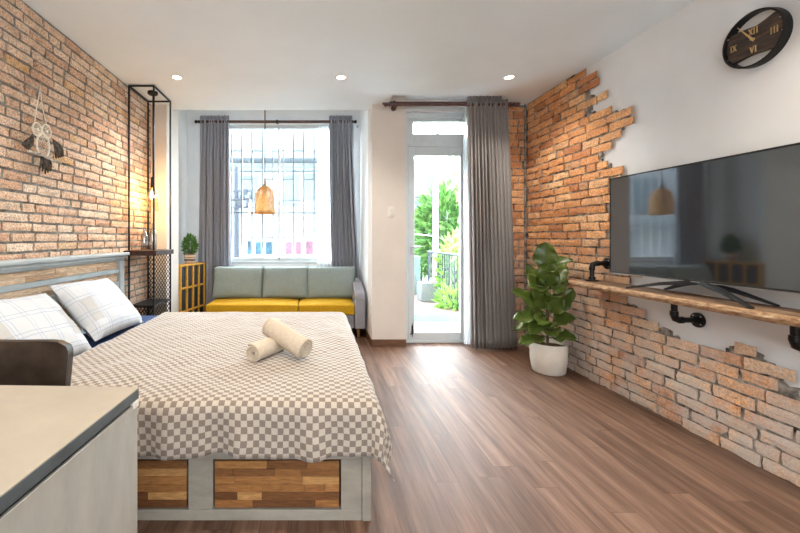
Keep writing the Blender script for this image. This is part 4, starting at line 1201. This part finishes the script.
def fig_leaf(base, d, up, L, Wd, droop, seed):
    base, d, up = Vector(base), Vector(d).normalized(), Vector(up); s = d.cross(up).normalized(); n = s.cross(d).normalized()
    b = MB(); stalk = .05
    def fn(u, t):
        e = u*2-1
        # narrow waist low down, broad rounded end
        wid = 1.32*Wd*(.30*math.sin(PI*min(1, t*1.5))*(1-t) + .50*math.sin(PI*t**1.35)**.62)
        bend = -droop*L*(t**2)
        ruffle = .014*math.sin(t*15+seed+e*2)*abs(e)**2
        return base+d*(stalk+L*t*(1-.12*droop*t))+s*(e*wid)+n*(bend+.10*Wd*(abs(e)**1.6)+ruffle-.006*(1-abs(e))**4)
    b.grid(fn, 10, 16); b.tube([base, base+d*stalk*1.1, base+d*(stalk+L*.4)+n*(-droop*L*.16-.004)], [.0035, .003, .0015], 5)
    b.build('leaf', 'leaf_fig', fig, solid=.0012, normals=False, angle=80)
C = Vector((fx, fy, 0))
cam_dir = Vector((-fx, -fy, .25)).normalized(); rt = Vector((fy, -fx, 0)).normalized()      # towards the eye / its right
def L_(px, py, ptx, pty, L, Wd, face=.5, droop=.25, dep_=0, seed=0):
    """leaf from its stalk to its tip, both given where the photo shows them near the plant's depth"""
    a = at(px, py, fy+dep_*.3); t_ = at(ptx, pty, fy+dep_)
    base = trunk_at(a.z); d = t_-base
    up = cam_dir*face+Vector((0, 0, 1))*(1-face)
    fig_leaf(base, d, up, max(.12, d.length-.03), Wd, droop, seed)
L_(544, 275, 545, 244, .25, .125, 1.0, .05, -.03, 1)
L_(543, 292, 549, 264, .24, .12, .95, .08, -.10, 2)
L_(541, 298, 528, 265, .2, .085, .5, .1, .08, 3)
L_(543, 292, 565, 266, .2, .095, .6, .1, .05, 4)
L_(541, 312, 519, 289, .22, .09, .55, .2, -.06, 5)
L_(541, 312, 537, 287, .22, .10, .8, .05, -.12, 6)
L_(541, 318, 520, 312, .22, .11, .45, .3, -.14, 7)
L_(544, 316, 560, 299, .20, .10, .75, .15, -.14, 8)
L_(546, 318, 571, 289, .25, .11, .6, .15, -.10, 9)
L_(542, 328, 519, 322, .22, .10, .35, .35, -.05, 10)
L_(543, 325, 545, 312, .22, .115, .6, .45, -.22, 11)
L_(546, 328, 568, 315, .22, .10, .4, .35, -.16, 12)
L_(543, 338, 524, 336, .2, .09, .4, .35, -.10, 13)
L_(546, 340, 570, 333, .25, .095, .4, .35, -.18, 14)
L_(546, 345, 566, 357, .24, .10, .6, .45, -.13, 15)
L_(543, 332, 552, 326, .22, .10, .5, .5, -.20, 16)
L_(544, 300, 526, 300, .2, .09, .4, .3, .12, 17)
L_(545, 303, 564, 305, .2, .09, .4, .3, -.05, 18)
L_(543, 322, 536, 322, .2, .10, .55, .5, -.18, 19)
L_(545, 334, 558, 331, .2, .09, .4, .4, .02, 20)
L_(543, 285, 535, 284, .2, .10, .7, .3, -.14, 21)
L_(544, 290, 560, 287, .2, .09, .6, .3, -.10, 22)

q = random.Random(41)
for k in range(9):
    z_ = .42+.062*k; a = 2.4*k+.6; bs_ = trunk_at(z_); r_ = .17+.02*q.random()
    fig_leaf(bs_, (math.cos(a)*.75, -abs(math.sin(a))*.55, .45+.25*q.random()), (-.3*math.cos(a), -.55, .8), r_, .095, .35, k+30)

# ------------------------------------------------------------------ outside
b = MB(); b.box(.78, 2.6, 4.47, 5.46, -.10, .012); struct(b.build('trim_2', ['ledge'], smooth=False), 'bright white landing just outside the balcony door', 'landing')
b = MB(); b.box(.78, 2.6, 5.46, 7.5, -.12, .118, 1); b.box(.78, 2.6, 5.452, 5.462, 0, .119, 0); struct(b.build('trim_3', ['teal_paint', 'balcony_tile'], smooth=False), 'raised terracotta tiled balcony floor beyond the door', 'balcony floor')
b = MB(); b.box(.78, 2.02, 7.35, 7.5, .118, .86); b.box(.70, .80, YW+.16, 7.5, -.1, .86); struct(b.build('trim_4', ['teal_paint'], bevel=.01), 'low pale parapet wall at the far end of the balcony', 'parapet')
b = MB(); b.box(-26, 22, 7.6, 30, -.4, -.3); b.box(-26, .7, 5.56, 7.6, -.4, -.3); struct(b.build('trim_5', ['street'], smooth=False), 'pale street ground beyond the windows', 'ground')
pl = thing('planter', (1.9, 6.55, .118), 'pale square concrete planter on the balcony tiles', 'planter')
pa, pb_ = at(418, 300, 6.6), at(439, 300, 6.5)
b = MB(); b.box(W(421.5, 6.5), W(439, 6.5), 6.5, 6.8, .119, .44); b.build('box', 'planter', pl, bevel=.008)
b = MB(); b.box(W(423.5, 6.5), W(437.5, 6.5), 6.53, 6.77, .435, .445); b.build('soil', 'soil', pl)
rl = thing('balcony_railing', (2.15, 6.4, .118), 'dark metal balcony railing with upright bars', 'railing')
b = MB(); b.tube([(2.15, 5.5, .95), (2.15, 7.3, .95)], .02, 8); b.tube([(2.15, 5.5, .20), (2.15, 7.3, .20)], .014, 8); b.build('rail', 'rail', rl)
for k in range(16):
    y = 5.55+k*.115; b = MB(); b.tube([(2.15, y, .12), (2.15, y, .95)], .010 if k % 5 else .018, 6); b.build('bar', 'rail', rl)
def shrub(name, mat, px, py, d, rx, rz, n, size, label, cat='shrub', seed=1, group=None, narrow=.45, ry=None, taper=.2):
    c = at(px, py, d); base = Vector((c.x, c.y, -.3))
    t = thing(name, base, label, cat, group)
    b = MB(); b.tube([base, base.lerp(c, .6), c+Vector((.05, 0, rz*.4))], [.05, .04, .02], 8)
    for k in range(5):
        a = k*1.3; b.tube([base.lerp(c, .7), c+Vector((rx*.6*math.cos(a), rx*.6*math.sin(a), rz*.3*math.sin(k*2.)))], [.02, .008], 5)
    b.build('trunk', 'stem', t)
    foliage('foliage', mat, c, rx, ry or rx, rz, n, size, t, seed, taper=taper, narrow=narrow)
shrub('garden_tree', 'leaf_far', 421, 243, 11.2, .95, .95, 1500, .26, 'bushy green tree beyond the parapet, left in the door glass', 'tree', 21)
shrub('garden_tree', 'leaf_far', 447, 227, 9.0, .80, .95, 1500, .26, 'taller green tree beyond the railing, right in the door glass', 'tree', 22)
shrub('garden_tree', 'leaf_far', 474, 238, 13.4, 1.1, 1.6, 1300, .26, 'green tree beyond the railing, beside the door curtain', 'tree', 23)
shrub('climbing_shrub', 'leaf_lime', 455, 272, 6.6, .30, .62, 420, .17, 'lime green leafy shrub growing through the balcony railing', 'shrub', 24)
shrub('climbing_shrub', 'leaf_lime', 452, 300, 5.95, .24, .22, 200, .13, 'low lime green shrub at the foot of the balcony railing', 'shrub', 25)
# tall bamboo-like plant with long leaves reaching in from the right
bt = thing('bamboo_plant', (2.5, 6.0, -.3), 'tall plant with long lime leaves hanging in the door glass', 'plant')
b = MB(); b.tube([(2.5, 6.0, -.3), (2.46, 6.0, 1.6), (2.36, 6.0, 3.0)], [.02, .016, .008], 8); b.tube([(2.52, 6.05, -.3), (2.5, 6.0, 2.2)], [.018, .01], 8); b.build('cane', 'stem', bt)
b = MB(); q = random.Random(31)
def longleaf(a, t_, w_, seed):
    a, t_ = at(a[0], a[1], 6.0), at(t_[0], t_[1], 5.85); d = t_-a; s = d.cross(Vector((0, 1, .3))).normalized()
    def fn(u, t): 
        e = u*2-1; return a+d*t+s*e*w_*math.sin(PI*min(1, t*.9+.08))**.8+Vector((0, -.02*math.sin(PI*t), .02*math.sin(PI*t)-.02*abs(e)*w_*10))
    b.grid(fn, 2, 8)
for a, t_ in (((452, 152), (447, 165)), ((458, 155), (462, 172)), ((456, 153), (455, 166)), ((463, 172), (450, 177)), ((460, 180), (452, 173)), ((458, 180), (447, 190)), ((463, 186), (456, 202)), ((461, 205), (455, 190)), ((466, 210), (457, 222)), ((465, 230), (452, 238)), ((465, 122), (461, 128)), ((467, 118), (464, 131)), ((466, 240), (447, 250)), ((464, 250), (450, 262)), ((462, 200), (464, 215))):
    longleaf(a, t_, .035, 1)
b.build('long_leaf', 'leaf_lime', bt, normals=False)
lpz = at(435.5, 160, 7.9)
b = MB(); b.tube([(lpz.x, 7.9, -.3), (lpz.x, 7.9, 2.2), (lpz.x+.05, 7.9, 3.6)], [.055, .05, .035], 10); b.tube([(lpz.x, 7.9, 1.25), (lpz.x-1.0, 7.9, 1.35)], .012, 6)
tag(b.build('pole', 'white_frame', origin=(lpz.x, 7.9, -.3)), 'thin pale pole standing among the garden trees', 'pole')

b = MB(); b.box(-9, .78, YW+.02, YW+.16, 3.2, 11); b.box(.78, 9, 4.57, 4.7, 3.07, 11); b.box(XR+.2, 9, 4.57, 4.7, -.3, 3.07); b.box(-9, XL-.15, YW, YW+.16, -.3, 3.2)  # unseen upper wall added to keep rear sky light off the houses opposite
struct(b.build('wall_sky_blocker', ['facade'], smooth=False), 'pale unseen wall above the window, added to block sky light', 'wall')
# houses across the street
def house(name, label, x0, x1, y, z1, mat, seed, spec):
    t = thing(name, ((x0+x1)/2, y+1.5, -.3), label, 'building', 'houses across the street')
    b = MB(); b.box(x0, x1, y, y+3, -.3, z1); b.build('wall', mat, t, smooth=False)
    for kind, *r in spec:
        b = MB()
        if kind == 'window':
            b.box(r[0]-.06, r[1]+.06, y-.05, y-.002, r[2]-.06, r[3]+.06); w_ = b.build('window', 'facade_trim', t, smooth=False)
            b = MB(); nx = max(1, int((r[1]-r[0])/.5)); dx = (r[1]-r[0])/nx
            for i in range(nx): b.box(r[0]+i*dx+.02, r[0]+(i+1)*dx-.02, y-.065, y-.052, r[2], r[3])
            b.build('pane', 'far_glass', w_, smooth=False)
        elif kind == 'ledge': b.box(x0-.05, x1+.05, y-r[2], y-.002, r[0], r[1]); b.build('ledge', r[3], t, smooth=False)
        elif kind == 'shop': b.box(r[0], r[1], y-.08, y-.002, r[2], r[3]); b.build('shop_front', r[4], t, smooth=False)
        elif kind == 'rail':
            for zz in (r[2], r[3]): b.box(r[0], r[1], y-.62, y-.58, zz-.025, zz+.025)
            n_ = int((r[1]-r[0])/.22)
            for i in range(n_+1): b.box(r[0]+i*.22-.012, r[0]+i*.22+.012, y-.61, y-.59, r[2], r[3])
            b.build('balcony_rail', 'facade_trim', t, smooth=False)
YH = 14.0
Z = lambda py: CZ-(py-VY)*YH/F
X = lambda px: (px-VX)*YH/F
house('house', 'pale house with wide upper windows seen through the window bars', X(205), X(352), YH, Z(92), 'facade', 1, [
    ('ledge', Z(163), Z(155), .9, 'awning_grey'), ('ledge', Z(172), Z(168), .3, 'facade_trim'), ('ledge', Z(213), Z(209), .5, 'facade_trim'),
    ('window', X(239), X(258), Z(203), Z(177)), ('window', X(284), X(299), Z(205), Z(176)), ('window', X(306), X(318), Z(200), Z(176)), ('window', X(250), X(262), Z(150), Z(133)), ('window', X(290), X(312), Z(150), Z(133)),
    ('rail', X(283), X(318), Z(231), Z(217)),
    ('shop', X(246), X(251), Z(254), Z(241), 'shop_blue'), ('shop', X(256), X(261), Z(254), Z(242), 'shop_blue'), ('shop', X(266), X(272), Z(254), Z(242), 'shop_blue'),
    ('shop', X(286), X(292), Z(254), Z(242), 'shop_pink'), ('shop', X(296), X(301), Z(254), Z(242), 'shop_pink'), ('shop', X(306), X(313), Z(254), Z(241), 'shop_pink')])
house('house', 'cream house wall seen high through the balcony door glass', X(360), X(520), YH+2, Z(150), 'facade', 2, [
    ('window', X(424), X(434), Z(216), Z(197)), ('window', X(446), X(456), Z(216), Z(197)), ('window', X(420), X(430), Z(182), Z(166)), ('window', X(440), X(450), Z(182), Z(166)), ('ledge', Z(192), Z(189), .4, 'facade_trim')])
house('house', 'pale house far along the street, mirrored in the television', -16, X(203), YH+.5, 6.2, 'facade', 3, [
    ('window', -6.4, -5.0, 2.3, 3.6), ('window', -8.8, -7.2, 2.3, 3.6), ('window', -11.2, -9.6, 2.3, 3.6), ('window', -13.8, -12.2, 2.3, 3.6), ('ledge', 1.7, 1.95, .9, 'awning_grey'), ('ledge', 4.4, 4.7, .6, 'facade_trim'), ('window', -6.4, -5.0, -.1, 1.4), ('window', -9.8, -7.2, -.1, 1.4)])
up = at(247, 230, 9); b = MB(); 
b.tube([(at(236.5, 0, 9.5).x, 9.5, -.3), (at(236.5, 0, 9.5).x, 9.5, 3.0)], .07, 10)
for z, dx in ((2.35, .45), (2.15, .5), (1.95, .45)): b.box(at(236.5, 0, 9.5).x-.1, at(236.5, 0, 9.5).x+dx, 9.42, 9.46, z, z+.05)
for k in range(5): b.box(at(238+k*3, 0, 9.5).x, at(238+k*3, 0, 9.5).x+.10, 9.38, 9.44, 2.0+.14*(k % 3), 2.14+.14*(k % 3))
tag(b.build('utility_pole', 'rail', origin=(at(236.5, 0, 9.5).x, 9.5, -.3)), 'utility pole with dark fittings behind the left window bars', 'pole')
b = MB(); b.tube([at(251, 200, 9.2), at(248.5, 216, 9.2), at(246, 236, 9.2)], .035, 8); b.tube([at(246, 236, 9.2), Vector((at(245, 236, 9.2).x, 9.2, -.3))], .03, 8)
tag(b.build('orange_post', 'orange_strip', origin=(at(245, 236, 9.2).x, 9.2, -.3)), 'leaning orange post beyond the bars, left of the bamboo lamp', 'post')
b = MB(); pxx = at(236.5, 0, 9.5).x
for z0_, z1_ in ((2.36, Z(206)), (2.17, Z(202))):
    p0, p1 = Vector((pxx+.2, 9.44, z0_+.05)), Vector((X(330), YH-.01, z1_)); b.tube([p0.lerp(p1, k/10)+Vector((0, 0, -.15*math.sin(PI*k/10))) for k in range(11)], .012, 5)
tag(b.build('overhead_cable', 'rail', origin=(pxx, 9.44, 2.3)), 'dark overhead cables crossing the street outside the window', 'cable')

# ------------------------------------------------------------------ light
w = bpy.data.worlds.new('daylight'); sc.world = w; w.use_nodes = True
nt = w.node_tree; bg = nt.nodes['Background']
tc = nt.nodes.new('ShaderNodeTexCoord'); sp2 = nt.nodes.new('ShaderNodeSeparateXYZ'); nt.links.new(tc.outputs['Generated'], sp2.inputs[0])
cl_ = noise_n(nt, tc.outputs['Generated'], 2.5, 5)
sky = ramp(nt, sp2.outputs[2], [(0, (.56, .62, .66)), (.12, (.82, .92, 1.0)), (1, (.68, .84, 1.0))])
nt.links.new(mix(nt, math_n(nt, 'MULTIPLY', cl_, .35), sky, (.9, .96, 1)), bg.inputs[0])
# hazy bright sky on the street side, duller behind the house
front = ramp(nt, math_n(nt, 'ADD', math_n(nt, 'MULTIPLY', sp2.outputs[1], .5), .5), [(.30, (.13, .13, .13)), (.75, (1, 1, 1))])
nt.links.new(math_n(nt, 'MULTIPLY', front, 18.0), bg.inputs[1])

sl = bpy.data.lights.new('hazy_sun', 'SUN'); sl.energy = 2.5; sl.angle = math.radians(50); sl.color = (.94, .98, 1)
so = bpy.data.objects.new('hazy_sun', sl); COL.objects.link(so); so.location = (-6, 12, 14)
so.rotation_euler = Vector((-.10, .72, .70)).to_track_quat('Z', 'Y').to_euler()

cam = bpy.data.cameras.new('camera'); co = bpy.data.objects.new('camera', cam); COL.objects.link(co)
co.location = (0, 0, CZ); co.rotation_euler = (PI/2, 0, 0)
cam.sensor_fit = 'HORIZONTAL'; cam.sensor_width = 36; cam.lens = 36*F/800
cam.shift_x = (400-VX)/800; cam.shift_y = -(266.5-VY)/800
cam.clip_start = .05; cam.clip_end = 200
sc.camera = co
vs = sc.view_settings
sc.display_settings.display_device = 'sRGB'
vs.view_transform = 'Standard'; vs.look = 'None'; vs.gamma = 1; vs.use_curve_mapping = False
vs.exposure = 1.5
try:
    sc.cycles.max_bounces = 10; sc.cycles.diffuse_bounces = 6; sc.cycles.transparent_max_bounces = 16
    sc.cycles.sample_clamp_indirect = 6; sc.cycles.use_denoising = True
    sc.cycles.caustics_reflective = False; sc.cycles.caustics_refractive = False
except Exception: pass
